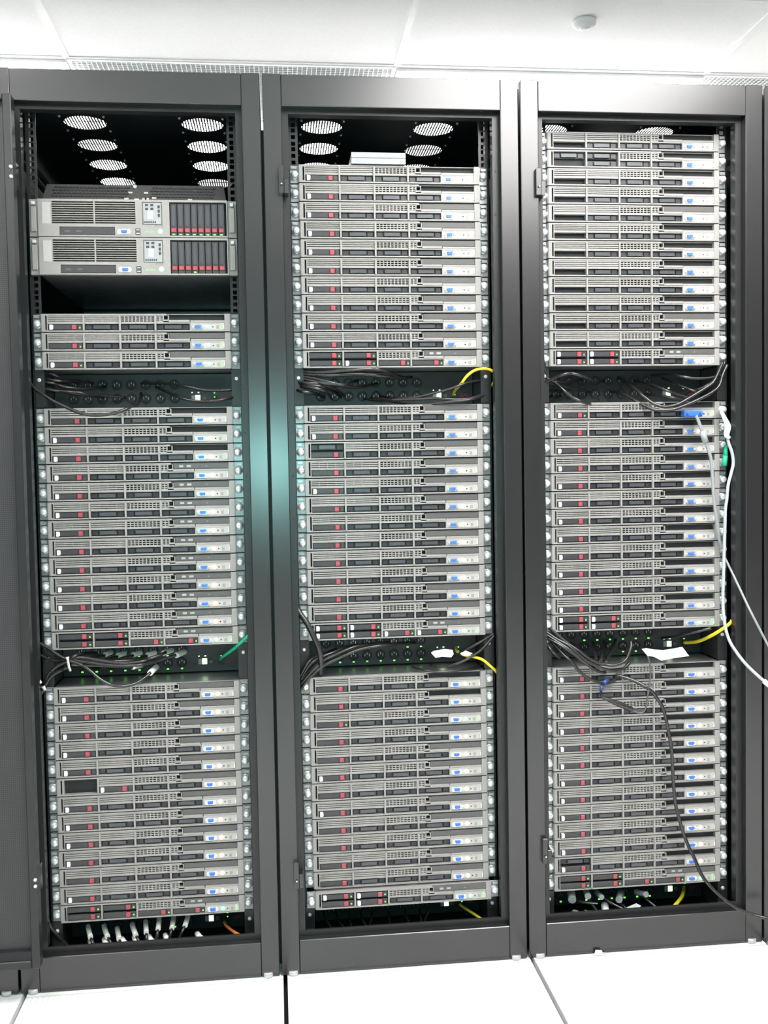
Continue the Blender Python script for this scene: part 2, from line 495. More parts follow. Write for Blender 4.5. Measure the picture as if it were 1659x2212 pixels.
RACKLAB = {0: ('black server rack frame at far left, mostly behind the open door', 'server rack'),
           1: ('left black rack with its perforated door swung open to the left', 'server rack'),
           2: ('middle black rack without a door, open front full of grey servers', 'server rack'),
           3: ('right black rack without a door, thin cables hanging down its front', 'server rack'),
           4: ('black rack at the right edge of the photo, only a sliver showing', 'server rack')}
def rack(k):
    c = RP * (k - 0.5)
    t = thing('server_rack', RACKLAB[k][0], 'server rack', (c, 0, 0), 'black server racks in a row')
    for s in (-1, 1):
        def pm(s=s):
            xa, xb = sorted((s * OX, s * HW))
            return MB().box(xa, xb, 0.0, 0.024, RB_Z, RT_Z).mesh('frame_post', ['paint'], 0.0016)
        obj('frame_post', shared('post%d' % s, pm), t)
    obj('top_rail', shared('toprail', lambda: MB().box(-OX, OX, 0.0006, 0.024, OZ1, RT_Z - 0.0015).mesh('top_rail', ['paint'], 0.0013)), t)
    obj('bottom_rail', shared('botrail', lambda: MB().box(-OX, OX, 0.0006, 0.024, RB_Z, OZ0).mesh('bottom_rail', ['paint'], 0.0016)), t)
    def flange():
        m = MB()
        for s in (-1, 1):
            xa, xb = sorted((s * FX, s * (OX + 0.004)))
            m.box(xa, xb, 0.0240, 0.0265, FZ0 - 0.014, FZ1 + 0.012)
            xa, xb = sorted((s * (FX + 0.002), s * FX))
            m.box(xa, xb, 0.0265, 0.050, FZ0, FZ1)
            q = 0.20
            while q < 2.06:
                m.box(s * (FX + 0.006) - 0.0016, s * (FX + 0.006) + 0.0016, 0.0236, 0.0241, q - 0.0022, q + 0.0022, 1); q += 0.1035
        m.box(-FX, FX, 0.0240, 0.0265, FZ1, FZ1 + 0.016).box(-FX, FX, 0.0240, 0.0265, FZ0 - 0.016, FZ0)
        m.box(-FX, FX, 0.0265, 0.050, FZ1, FZ1 + 0.002).box(-FX, FX, 0.0265, 0.030, FZ0 - 0.004, FZ0)
        return m.mesh('inner_flange', ['lip', 'hole'])
    obj('inner_flange', shared('flange', flange), t)
    for s in (-1, 1):
        def sp(s=s):
            xa, xb = sorted((s * HW, s * (HW - 0.002)))
            return MB().box(xa, xb, 0.024, RD, RB_Z, 2.155).mesh('side_panel', ['inside'])
        obj('side_panel', shared('side%d' % s, sp), t)
        def rl(s=s):
            m = rail_mesh()
            if s < 0: mirror(m)
            return m.mesh('mounting_rail', ['lip'])
        obj('mounting_rail', shared('rail%d' % s, rl), t, (0, EAR + 0.0002, 0))
        def br(s=s):
            m = MB()
            for z in (2.012, 1.985): m.tube([(s * 0.262, 0.10, z), (s * 0.262, 0.95, z)], 0.007, 0, 10)
            return m.mesh('side_brace', ['lip'])
        obj('side_brace', shared('brace%d' % s, br), t)
    obj('rear_door', shared('rear', lambda: MB().box(-HW, HW, RD, RD + 0.02, RB_Z, RT_Z).mesh('rear_door', ['inside'])), t)
    obj('base_plate', shared('base', lambda: MB().box(-HW + 0.002, HW - 0.002, 0.024, RD, RB_Z, RB_Z + 0.012).mesh('base_plate', ['inside'])), t)
    r = obj('roof_panel', shared('roof', roof_mesh), t)
    for hx, hy in HOLES:
        obj('fan_guard', shared('fan', fan_mesh), r, (hx, hy, 2.155))
    for fx in (-0.276, 0.276):
        for fy in (0.0055, 1.066):
            def fm():
                return MB().zlathe(0, 0, [(0.0125, 0.0236), (0.0125, 0.0335), (0.0105, 0.0350)], 0, 20).mesh('levelling_foot', ['foot'])
            obj('levelling_foot', shared('foot', fm), t, (fx, fy, 0))
    if k in (2, 3):
        for zc in ((1.919, 0.268) if k == 2 else (1.921, 0.291)):
            m = MB().box(-0.270, -0.258, -0.014, 0.004, -0.026, 0.038).box(-0.258, -0.247, -0.012, 0.024, -0.026, 0.008)
            m.lathe(-0.2635, -0.006, [(0.003, -0.014), (0.003, -0.018)], 1, 10)
            obj('hinge', m.mesh('hinge', ['paint', 'chrome'], 0.001), t, (0, 0, zc))
    if k == 1:
        door_mesh(t, -0.806, -0.2455, -0.052, -0.020, 0.1085, 2.0945, -0.052)
        for zc in (1.922, 0.31):
            obj('hinge', shared('hinge1', lambda: MB().box(-0.2700, -0.2460, -0.020, 0.002, -0.03, 0.03).mesh('hinge', ['paint'])), t, (0, 0, zc))
    if k == 4:
        door_mesh(t, -0.262, 0.262, -0.030, 0.0, 0.107, 2.099, -0.030)
    if k >= 1:
        obj('gap_blocker', shared('join', lambda: MB().box(-HW - 0.0062, -HW, 0.06, 0.075, RB_Z, 2.06).mesh('gap_blocker', ['inside'])), t)  # added strip that blocks rear light in the gap between racks
    return t
for k in range(5): rack(k)

# ------------------------------------------------------------------ slim servers
BY = -0.014                                   # front of the bezel
BAYX = (-0.2050, -0.1206, -0.0364, 0.0463)
BAYW = 0.0782
LOW = (0.0042, 0.0188); HIGH = (0.0228, 0.0388)

def bezel_mesh(open1=False, high1=False, high2=False):
    m = MB()
    y0, y1 = BY, -0.001
    m.box(-0.2195, -0.2113, y0, y1, 0.0006, 0.0425)
    m.box(-0.2073, -0.2053, y0, y1, 0.0006, 0.0425)
    m.box(-0.2113, -0.2073, y0, y1, 0.0385, 0.0425).box(-0.2113, -0.2073, y0, y1, 0.0006, 0.0050)
    m.box(-0.2053, 0.0700, y0, y1, 0.0392, 0.0425)
    m.box(0.0700, 0.2070, y0 + 0.006, y1, 0.0413, 0.0425)
    m.box(-0.2053, 0.2070, y0, y1, 0.0006, 0.0038)
    m.box(0.2070, 0.2195, y0, y1, 0.0006, 0.0425)
    for x in (-0.1228, -0.0388, 0.0440): m.box(x - 0.0020, x + 0.0020, y0 - 0.002, y1, 0.0038, 0.0392)
    m.box(0.1245, 0.1262, y0, y1, 0.0038, 0.0225)
    gaps = (0.0256, 0.0303, 0.0350)
    def louvre(xa, xb, gh, ribs, z0=0.0192, z1=0.0392, rd=0.0020):
        prev = z0
        for g in gaps:
            m.box(xa, xb, y0 + 0.0015, y1, prev, g - gh / 2); prev = g + gh / 2
        m.box(xa, xb, y0 + 0.0015, y1, prev, z1)
        for r in ribs:
            m.box(r[0], r[1], y0 + rd, y1, gaps[0] - 0.002, gaps[2] + 0.002)
    def ribs(xa, xb, n, w):
        st = (xb - xa) / n
        return [(xa - w / 2 + i * st, xa + w / 2 + i * st) for i in range(n + 1)]
    if open1: m.box(-0.2053, -0.2030, y0, y1, 0.0038, 0.0392)
    elif high1: pass
    else: louvre(-0.2053, -0.1248, 0.0018, ribs(-0.2053, -0.1248, 4, 0.0012), rd=0.0060)
    if high2: pass
    else: louvre(-0.1208, -0.0408, 0.0017, ribs(-0.1208, -0.0408, 4, 0.0012), rd=0.0060)
    louvre(-0.0368, 0.0420, 0.0030, ribs(-0.0368, 0.0420, 9, 0.0024))
    louvre(0.0460, 0.0622, 0.0027, ribs(0.0460, 0.0622, 2, 0.0030), 0.0225)
    m.box(0.0622, 0.0640, y0, y1, 0.0225, 0.0392)
    m.box(0.0640, 0.0755, y0, y1, 0.0225, 0.0285).box(0.0640, 0.0755, y0, y1, 0.0385, 0.0392).box(0.0735, 0.0755, y0, y1, 0.0285, 0.0385)
    m.box(0.0460, 0.1245, y0, y1, 0.0192, 0.0250)
    m.box(0.0755, 0.1245, y0 - 0.0015, y1, 0.0225, 0.0275)
    m.box(0.1262, 0.2070, y0 + 0.001, y1, 0.0222, 0.0272)
    return m.mesh('front_bezel', ['bezel'])

def chassis_mesh():
    m = MB().box(-0.2195, 0.2195, -0.0010, 0.62, 0.0005, 0.0428, 0, front=1)
    return m.mesh('chassis', ['galv', 'hole'])
def ear_mesh(s):
    xa, xb = sorted((s * 0.2195, s * 0.2413))
    m = MB().box(xa, xb, -0.0022, -0.0002, 0.0008, 0.0425)
    xa, xb = sorted((s * 0.2195, s * 0.2215))
    m.box(xa, xb, -0.012, -0.0022, 0.0008, 0.0425)
    xa, xb = sorted((s * 0.2250, s * 0.2390))
    m.box(xa, xb, -0.0075, -0.0022, 0.0335, 0.0405)
    return m.mesh('mounting_ear', ['ear'], 0.0006)
def screw_mesh(s):
    z = 0.0195 if s < 0 else 0.0215
    x = s * 0.2305
    m = MB().lathe(x, z, [(0.0108, -0.0022), (0.0108, -0.0045), (0.0092, -0.0052), (0.0080, -0.0056), (0.0080, -0.0150),
                          (0.0068, -0.0172), (0.0040, -0.0185), (0.0012, -0.0190)], 0, 22)
    return m.mesh('thumbscrew', ['chrome'])
def drive_mesh():
    m = MB(); w = BAYW
    m.box(0, w, -0.0118, -0.0011, 0.0006, 0.0140)
    m.box(0.020 * w, 0.66 * w, -0.0130, -0.0118, 0.0022, 0.0126)
    m.box(0.86 * w, 0.885 * w, -0.0124, -0.0118, 0.0015, 0.0130, 1)
    return m.mesh('hard_drive', ['drive', 'hole'], 0.0004)
def dbutton_mesh():
    w = BAYW
    return MB().box(0.70 * w, 0.835 * w, -0.0152, -0.0118, 0.0016, 0.0130).mesh('release_button', ['red'], 0.0009)
def dlever_mesh():
    w = BAYW; x0 = 0.045 * w; x1 = 0.155 * w
    poly = [(x0, 0.0010), (x1 - 0.002, 0.0010), (x1, 0.0030), (x1, 0.0112), (x1 - 0.002, 0.0132), (x0, 0.0132)]
    return MB().prism(poly, -0.0165, -0.0118).mesh('carrier_lever', ['white'], 0.0005)
def dled_mesh():
    w = BAYW
    return MB().box(0.915 * w, 0.950 * w, -0.0126, -0.0118, 0.0045, 0.0072).mesh('drive_light', ['led'])
def blank_mesh():
    m = MB(); w = BAYW
    m.box(0, w, -0.0060, -0.0011, 0.0004, 0.0142)
    m.box(0.03 * w, 0.20 * w, -0.0085, -0.0060, 0.0020, 0.0126)
    m.box(0.80 * w, 0.96 * w, -0.0085, -0.0060, 0.0020, 0.0126)
    m.box(0.20 * w, 0.235 * w, -0.0064, -0.0060, 0.0015, 0.0132, 2).box(0.765 * w, 0.80 * w, -0.0064, -0.0060, 0.0015, 0.0132, 2)
    m.box(0.25 * w, 0.75 * w, -0.0108, -0.0060, 0.0030, 0.0122, 1)
    return m.mesh('drive_blank', ['blank', 'pad', 'hole'], 0.0003)
def optical_mesh(kind):
    x0, x1 = 0.0762, 0.2064
    m = MB().box(x0, x1, -0.0125, -0.0011, 0.0280, 0.0408)
    if kind == 'drive':
        m.box(x0 + 0.0135, x0 + 0.0235, -0.0128, -0.0125, 0.0318, 0.0372, 1)
        m.box(x0 + 0.0310, x0 + 0.0420, -0.0128, -0.0125, 0.0318, 0.0372, 1)
        m.box(x0 + 0.076, x0 + 0.080, -0.0130, -0.0125, 0.0332, 0.0348, 1)
        m.box(x0 + 0.004, x1 - 0.004, -0.0128, -0.0125, 0.0298, 0.0302, 2)
    return m.mesh('optical_drive', ['optic', 'print', 'hole'], 0.0004)
def tray_mesh():
    return MB().box(0.0768, 0.2060, -0.0012, -0.00105, 0.0285, 0.0400).mesh('x', ['hole'])
def panel_mesh():
    m = MB().box(0.1266, 0.2066, -0.0125, -0.0011, 0.0042, 0.0218)
    m.box(0.1290, 0.1960, -0.0132, -0.0125, 0.0188, 0.0194, 1)
    m.box(0.1865, 0.1935, -0.0127, -0.0125, 0.0066, 0.0150, 1)
    m.box(0.1775, 0.1805, -0.0130, -0.0125, 0.0098, 0.0128, 2)
    return m.mesh('control_panel', ['panel', 'bezel', 'hole'], 0.0003)
def vga_mesh():
    cx, cz = 0.1436, 0.0112
    def stad(hw, hh, n=8):
        r = hh; P = []
        for i in range(n + 1):
            a = -PI / 2 + PI * i / n; P.append((cx + hw - r + r * math.cos(a), cz + r * math.sin(a)))
        for i in range(n + 1):
            a = PI / 2 + PI * i / n; P.append((cx - hw + r + r * math.cos(a), cz + r * math.sin(a)))
        return P
    m = MB().prism(stad(0.0140, 0.0058), -0.0138, -0.0125)
    m.prism([(cx - 0.0058, cz - 0.0034), (cx + 0.0058, cz - 0.0034), (cx + 0.0072, cz + 0.0034), (cx - 0.0072, cz + 0.0034)], -0.0175, -0.0138, 1)
    for s in (-1, 1): m.lathe(cx + s * 0.0112, cz, [(0.0026, -0.0138), (0.0026, -0.0165), (0.0014, -0.0170)], 0, 6)
    return m.mesh('video_port', ['shell', 'blue'])
def pbtn_mesh(kind):
    return MB().lathe(0.1680, 0.0118, [(0.0050, -0.0125), (0.0050, -0.0136), (0.0042, -0.0146), (0.0020, -0.0150)], 0, 18).mesh('power_button', [kind])
def status_mesh(kind):
    m = MB()
    for i in range(4):
        z = 0.0048 + i * 0.0040
        m.box(0.1985, 0.2014, -0.0129, -0.0125, z, z + 0.0021, 0)
    return m.mesh('status_light', [kind])
def tab_mesh():
    return MB().box(0.2036, 0.2056, -0.0150, -0.0125, 0.0065, 0.0155).mesh('serial_tab', ['white'])

ORD = ['topmost', 'second', 'third', 'fourth', 'fifth', 'sixth', 'seventh', 'eighth', 'ninth', 'tenth', 'eleventh', 'twelfth', 'bottom']
def server(k, u, label, group, bays, optical, power, status=False, slide=0.0, plugged=False, dx=0.0):
    """bays: four strings - B blank, D drive, L drive with white lever, 'DD'/'LL'.. two high (upper first), E empty"""
    c = RP * (k - 0.5)
    t = thing('rack_server', label, 'server', (c + dx, EAR - slide, ZU0 - (u + 1) * UH), group)
    open1 = bays[0] == 'EE'; h1 = len(bays[0]) == 2 and not open1; h2 = len(bays[1]) == 2
    obj('chassis', shared('chassis', chassis_mesh), t)
    obj('front_bezel', shared('bezel%d%d%d' % (open1, h1, h2), lambda: bezel_mesh(open1, h1, h2)), t)
    for s in (-1, 1):
        e = obj('mounting_ear', shared('ear%d' % s, lambda: ear_mesh(s)), t)
        obj('thumbscrew', shared('screw%d' % s, lambda: screw_mesh(s)), e)
    lit = power == 'green'
    for i, kind in enumerate(bays):
        rows = [HIGH[0], LOW[0]] if len(kind) == 2 else [LOW[0]]
        for ch, z in zip(kind, rows):
            if ch == 'E': continue
            if ch == 'B':
                obj('drive_blank', shared('blank', blank_mesh), t, (BAYX[i], 0, z)); continue
            d = obj('hard_drive', shared('drive', drive_mesh), t, (BAYX[i], 0, z))
            obj('release_button', shared('dbtn', dbutton_mesh), d)
            if ch == 'L': obj('carrier_lever', shared('dlev', dlever_mesh), d)
            if lit: obj('drive_light', shared('dled', dled_mesh), d)
    if optical in ('grey', 'drive'):
        obj('optical_drive', shared('opt' + optical, lambda: optical_mesh(optical)), t)
    cp = obj('control_panel', shared('panel', panel_mesh), t)
    if not plugged: obj('video_port', shared('vga', vga_mesh), cp)
    obj('power_button', shared('pbtn' + power, lambda: pbtn_mesh(power)), cp)
    if lit or status: obj('status_light', shared('stled', lambda: status_mesh('led')), cp)
    obj('serial_tab', shared('tab', tab_mesh), cp)
    return t

RN = {1: 'left', 2: 'middle', 3: 'right'}
def stack(k, u0, name, rows):
    n = len(rows)
    for i, r in enumerate(rows):
        pos = 'topmost' if i == 0 else ('lowest' if i == n - 1 else ORD[i] + ' from top')
        feat = r.get('f')
        if feat is None:
            feat = {'amber': 'amber light', 'green': 'green lights'}[r['p']]
            if r['o'] == 'dark': feat = 'open slot, ' + feat
        lab = 'slim grey server, %s of the %s stack, %s rack, %s' % (pos, name, RN[k], feat)
        server(k, u0 + i, lab, 'slim servers in the %s stack of the %s rack' % (name, RN[k]), r['b'], r['o'], r['p'],
               slide=r.get('s', 0.0), plugged=r.get('pl', False), status=r.get('st', False), dx=r.get('dx', random.uniform(-0.0006, 0.0006)))

def row(b='LBBB', o='grey', p='amber', **kw):
    d = dict(b=b if isinstance(b, list) else list(b), o=o, p=p); d.update(kw); return d
# left rack
stack(1, 8, 'top', [row('LBBB', 'dark', 'green'), row('DBBB', 'grey', 'green'), row('LBBB', 'grey', 'green')])
stack(1, 13, 'middle', [row('DBBB', 'dark'), row('LBBB', 'dark'), row('LBBB', 'dark')] + [row('LBBB', 'drive') for _ in range(9)]
      + [row(['DD', 'DD', 'D', 'D'], 'drive', 'green', f='six dark drives')])
rows = [row() for _ in range(12)]
rows[5] = row(['EE', 'L', 'B', 'B'], f='large empty bay'); rows[10] = row('DBBB')
stack(1, 28, 'bottom', rows + [row(['DD', 'DD', 'D', 'D'], 'drive', 'green', f='six dark drives')])
# middle rack
stack(2, 0, 'top', [row('LBBB', 'dark'), row('LBBB', 'dark')] + [row() for _ in range(8)]
      + [row(['DD', 'DL', 'D', 'D'], 'drive', 'green', f='six dark drives')])
rows = [row('DBBB') for _ in range(12)]
for i in (0, 1, 4): rows[i] = row('LBBB')
rows[2] = row(['BD', 'B', 'B', 'B'], f='double first bay')
stack(2, 13, 'middle', rows + [row(['LL', 'LL', 'L', 'L'], 'drive', 'green', f='six white-tabbed drives')])
rows = [row('DBBB') for _ in range(12)]
rows[0] = row('DBBB', 'dark'); rows[1] = row('DBBB', 'dark'); rows[2] = row('DBBB', 'grey', 'green')
rows[5] = row('LBBB'); rows[7] = row('LBBB')
stack(2, 28, 'bottom', rows + [row(['LD', 'LL', 'B', 'B'], 'drive', 'green', f='four drives', s=0.018, dx=0.003)])
# right rack
rows = [row('EBBB', 'dark', f='empty first bay') for _ in range(12)]
rows[1] = row(['BE', 'BB', 'B', 'B'], 'dark', f='double blanks at left')
rows[4] = row('EBBB', 'grey', f='empty first bay'); rows[10] = row('EBBB', 'grey', f='empty first bay')
stack(3, -2, 'top', rows + [row(['LL', 'LL', 'B', 'B'], 'drive', 'green', f='four white-tabbed drives')])
rows = [row('LBBB', 'dark') for _ in range(12)]
rows[0] = row('LBBB', 'dark', 'green', f='blue video plug inserted', pl=True)
stack(3, 13, 'middle', rows + [row(['LL', 'LL', 'B', 'B'], 'grey', 'green', f='four white-tabbed drives')])
rows = [row('LBBB', 'dark') for _ in range(12)]
rows[11] = row(['BL', 'B', 'B', 'B'], 'dark', f='double first bay')
stack(3, 28, 'bottom', rows + [row(['DD', 'DD', 'D', 'D'], 'drive', 'green', f='six dark drives')])

# ------------------------------------------------------------------ two tall servers and the sloped unit of the left rack
def tall_parts():
    H = 2 * UH - 0.0012
    def X(f): return -0.2195 + f * 0.439          # share of the face width
    y0 = -0.016
    parts = {}
    m = MB().box(-0.2195, 0.2195, -0.001, 0.66, 0.0006, H, 0, front=1); parts['chassis'] = m.mesh('chassis', ['galv', 'hole'])
    m = MB()
    m.box(X(0), X(.072), y0, -0.001, 0.0006, H)
    m.box(X(.072), X(1), y0, -0.001, H - 0.005, H).box(X(.072), X(1), y0, -0.001, 0.0006, 0.0040)
    m.box(X(.072), X(.61), y0, -0.001, 0.0235, 0.0295)
    m.box(X(.072), X(.110), y0, -0.001, 0.0040, 0.0235)
    n = 10; za, zb = 0.0295, H - 0.005; st = (zb - za) / n
    for i in range(n): m.box(X(.072), X(.510), y0 + 0.001, -0.001, za + i * st, za + i * st + st * 0.34)
    m.box(X(.289), X(.297), y0 + 0.0005, -0.001, za, zb)
    m.box(X(.510), X(.545), y0, -0.001, 0.0295, zb).box(X(.652), X(.690), y0, -0.001, 0.0040, zb)
    m.box(X(.545), X(.652), y0 + 0.003, -0.001, 0.0235, zb)
    m.box(X(.400), X(.652), y0, -0.001, 0.0040, 0.0236)
    m.box(X(.995), X(1), y0, -0.001, 0.0040, zb)
    parts['front_bezel'] = m.mesh('front_bezel', ['bezel'])
    m = MB().box(X(.552), X(.646), y0 + 0.0005, y0 + 0.003, 0.0310, H - 0.0075)
    for i in range(2):
        for j in range(2): m.box(X(.562 + .028 * i), X(.578 + .028 * i), y0, y0 + 0.0005, H - 0.015 - j * 0.009, H - 0.010 - j * 0.009, 1)
    for j in range(3): m.box(X(.628), X(.640), y0, y0 + 0.0005, H - 0.020 - j * 0.010, H - 0.013 - j * 0.010, 1)
    for i in range(6): m.box(X(.556 + .011 * i), X(.563 + .011 * i), y0, y0 + 0.0005, 0.0335, 0.0375, 1)
    m.box(X(.575), X(.602), y0, y0 + 0.0005, 0.043, 0.062, 2)
    parts['diagnostic_panel'] = m.mesh('diagnostic_panel', ['print', 'drive', 'shell'])
    parts['optical_drive'] = MB().box(X(.112), X(.398), y0 + 0.001, -0.001, 0.0050, 0.0225).box(X(.135), X(.165), y0 + 0.0007, y0 + 0.001, 0.011, 0.016, 1).box(X(.195), X(.225), y0 + 0.0007, y0 + 0.001, 0.011, 0.016, 1).mesh('optical_drive', ['drive', 'optic'], 0.0005)
    cx, cz = X(.448), 0.0125
    m = MB()
    P = []
    for i in range(9):
        a = -PI / 2 + PI * i / 8; P.append((cx + 0.0095 + 0.006 * math.cos(a), cz + 0.006 * math.sin(a)))
    for i in range(9):
        a = PI / 2 + PI * i / 8; P.append((cx - 0.0095 + 0.006 * math.cos(a), cz + 0.006 * math.sin(a)))
    m.prism(P, y0 - 0.0015, y0)
    m.prism([(cx - 0.0058, cz - 0.0034), (cx + 0.0058, cz - 0.0034), (cx + 0.0072, cz + 0.0034), (cx - 0.0072, cz + 0.0034)], y0 - 0.005, y0 - 0.0015, 1)
    parts['video_port'] = m.mesh('video_port', ['shell', 'blue'])
    m = MB()
    for j in range(2): m.box(X(.508), X(.534), y0 - 0.001, y0, 0.0055 + j * 0.008, 0.0120 + j * 0.008, 0).box(X(.512), X(.530), y0 - 0.0013, y0 - 0.001, 0.0078 + j * 0.008, 0.0095 + j * 0.008, 1)
    parts['usb_port'] = m.mesh('usb_port', ['drive', 'white'])
    m = MB()
    for i in range(4): m.box(X(.560 + .013 * i), X(.566 + .013 * i), y0 - 0.0006, y0, 0.011, 0.0135)
    parts['status_light'] = m.mesh('status_light', ['led'])
    parts['power_button'] = MB().lathe(X(.640), 0.0135, [(0.0060, y0), (0.0060, y0 - 0.0012), (0.0045, y0 - 0.002)], 0, 18).mesh('power_button', ['green'])
    parts['grip_tab'] = MB().box(X(.022), X(.066), y0 - 0.0006, y0, 0.0300, H - 0.008).mesh('grip_tab', ['panel'])
    # eight narrow upright drives
    w = (X(.985) - X(.694)) / 8
    m = MB().box(0.0006, w - 0.0010, y0 + 0.002, -0.001, 0.0045, H - 0.0085)
    m.box(0.0030, w - 0.0036, y0 + 0.0012, y0 + 0.002, 0.026, H - 0.012, 1)
    parts['hard_drive'] = m.mesh('hard_drive', ['drive', 'pad'], 0.0004)
    parts['release_button'] = MB().box(0.0018, w - 0.0024, y0 - 0.0015, y0 + 0.002, 0.0120, 0.0215).mesh('release_button', ['red'], 0.0012)
    parts['drive_light'] = MB().box(0.0045, w - 0.0055, y0 + 0.0010, y0 + 0.002, 0.0060, 0.0085).mesh('drive_light', ['led'])
    parts['_x'] = (X(.694), w)
    for s in (-1, 1):
        xa, xb = sorted((s * 0.2195, s * 0.2413))
        m = MB().box(xa, xb, -0.010, -0.0002, 0.0008, H)
        xa, xb = sorted((s * 0.2235, s * 0.2365)); m.box(xa, xb, -0.0150, -0.010, 0.012, H * 0.80)
        parts['ear%d' % s] = m.mesh('mounting_ear', ['bezel'], 0.0012)
        parts['lat%d' % s] = MB().box(xa + 0.002, xb - 0.002, -0.019, -0.010, H - 0.014, H - 0.006).mesh('latch', ['chrome'], 0.001)
    return parts
TP = tall_parts()
c1 = RP * 0.5
for n, (u, lab, leds) in enumerate(((2, 'two-unit grey server with a louvred front and eight upright drives, upper of the pair', range(8)),
                              (4, 'two-unit grey server with a louvred front and eight upright drives, lower of the pair', (3,)))):
    t = thing('rack_server', lab, 'server', (c1, EAR, ZU0 - (u + 2) * UH), 'two-unit servers at the top of the left rack')
    for nm in ('chassis', 'front_bezel', 'diagnostic_panel', 'optical_drive', 'usb_port', 'status_light', 'power_button', 'video_port', 'grip_tab'):
        obj(nm, TP[nm], t)
    for s in (-1, 1):
        e = obj('mounting_ear', TP['ear%d' % s], t); obj('latch', TP['lat%d' % s], e)
    for i in range(8):
        d = obj('hard_drive', TP['hard_drive'], t, (TP['_x'][0] + i * TP['_x'][1], 0, 0))
        obj('release_button', TP['release_button'], d)
        if i in leds: obj('drive_light', TP['drive_light'], d)

t = thing('network_appliance', 'dark perforated unit with a sloped face above the two-unit servers', 'network unit', (c1, EAR + 0.014, ZU0 - 2 * UH))
m = MB()
zt = 0.050
m.v = [(-0.217, 0, 0.0008), (0.217, 0, 0.0008), (0.210, 0.035, zt), (-0.210, 0.035, zt), (-0.217, 0.40, 0.0008), (0.217, 0.40, 0.0008), (0.210, 0.40, zt), (-0.210, 0.40, zt)]
for f in [(0, 1, 2, 3), (4, 7, 6, 5), (0, 4, 5, 1), (3, 2, 6, 7), (0, 3, 7, 4), (1, 5, 6, 2)]:
    m.f.append(f); m.m.append(0); m.sm.append(False)
obj('housing', m.mesh('housing', ['appl']), t)
m = MB()
for xa, xb in ((-0.195, -0.015), (0.035, 0.190)):
    n = int((xb - xa) / 0.0085)
    for i in range(n):
        for j in range(4):
            f = 0.28 + j * 0.17; x = xa + i * 0.0085 + (j % 2) * 0.004
            m.box(x, x + 0.0055, 0.035 * f - 0.0024, 0.035 * f + 0.004, zt * f, zt * f + 0.0034)
obj('vent_holes', m.mesh('vent_holes', ['hole']), t)
m = MB().lathe(-0.002, 0.044, [(0.006, 0.034), (0.006, 0.026), (0.004, 0.024)], 0, 14)
obj('lock_knob', m.mesh('lock_knob', ['galv']), t)
m = MB()
for x, f, g in ((-0.020, .15, 0), (0.004, .10, 1), (0.022, .15, 0), (0.028, .15, 0), (0.045, .2, 0), (-0.012, .5, 0), (0.025, .5, 0), (0.13, .12, 0)):
    m.box(x - 0.005, x + 0.005, 0.035 * f - 0.0016, 0.035 * f + 0.003, zt * f, zt * f + 0.004, g)
obj('indicator_light', m.mesh('indicator_light', ['panel', 'lcd']), t)

p = at(818, 358, EAR - 0.02)
t = thing('optical_drive', 'small loose grey disc drive lying on top of the middle rack servers', 'disc drive', (p.x, EAR - 0.020, ZU0 + 0.0002))
obj('case', MB().box(-0.0655, 0.0655, 0.003, 0.165, 0.0, 0.0265).mesh('case', ['galv'], 0.001), t)
m = MB().box(-0.0660, 0.0660, 0.0, 0.003, 0.0145, 0.0270).box(-0.0660, 0.0660, 0.0, 0.003, 0.0, 0.0135)
m.box(-0.052, -0.040, -0.0004, 0.0, 0.018, 0.023, 1).box(-0.030, -0.018, -0.0004, 0.0, 0.018, 0.023, 1).box(0.052, 0.058, -0.001, 0.0, 0.004, 0.007, 1)
obj('front_plate', m.mesh('front_plate', ['print', 'panel'], 0.0005), t)

# ------------------------------------------------------------------ power strips set back in the gaps
PY = 0.10        # how far the strip's face sits behind the mounting plane
def text_mesh(s, size):
    cu = bpy.data.curves.new('badge', 'FONT'); cu.body = s; cu.size = size; cu.extrude = 0.0004
    cu.align_x = 'CENTER'; cu.align_y = 'CENTER'; cu.shear = 0.15
    o = bpy.data.objects.new('badge', cu); col.objects.link(o)
    dg = bpy.context.evaluated_depsgraph_get(); dg.update()
    me = bpy.data.meshes.new_from_object(o.evaluated_get(dg))
    bpy.data.objects.remove(o, do_unlink=True)
    me.transform(Matrix.Rotation(PI / 2, 4, 'X'))
    me.materials.clear(); me.materials.append(M['badge'])
    return me
BADGE = text_mesh('APC', 0.0125)
def outlet_mesh():
    m = MB().lathe(0, 0, [(0.0125, PY), (0.0125, PY - 0.003), (0.0108, PY - 0.003), (0.0108, PY - 0.001)], 0, 18)
    m.box(-0.0065, -0.0050, PY - 0.0014, PY - 0.0009, -0.003, 0.003, 1).box(0.0050, 0.0065, PY - 0.0014, PY - 0.0009, -0.003, 0.003, 1)
    m.box(-0.0010, 0.0010, PY - 0.0014, PY - 0.0009, 0.002, 0.006, 1)
    return m.mesh('outlet', ['outlet', 'galv'])
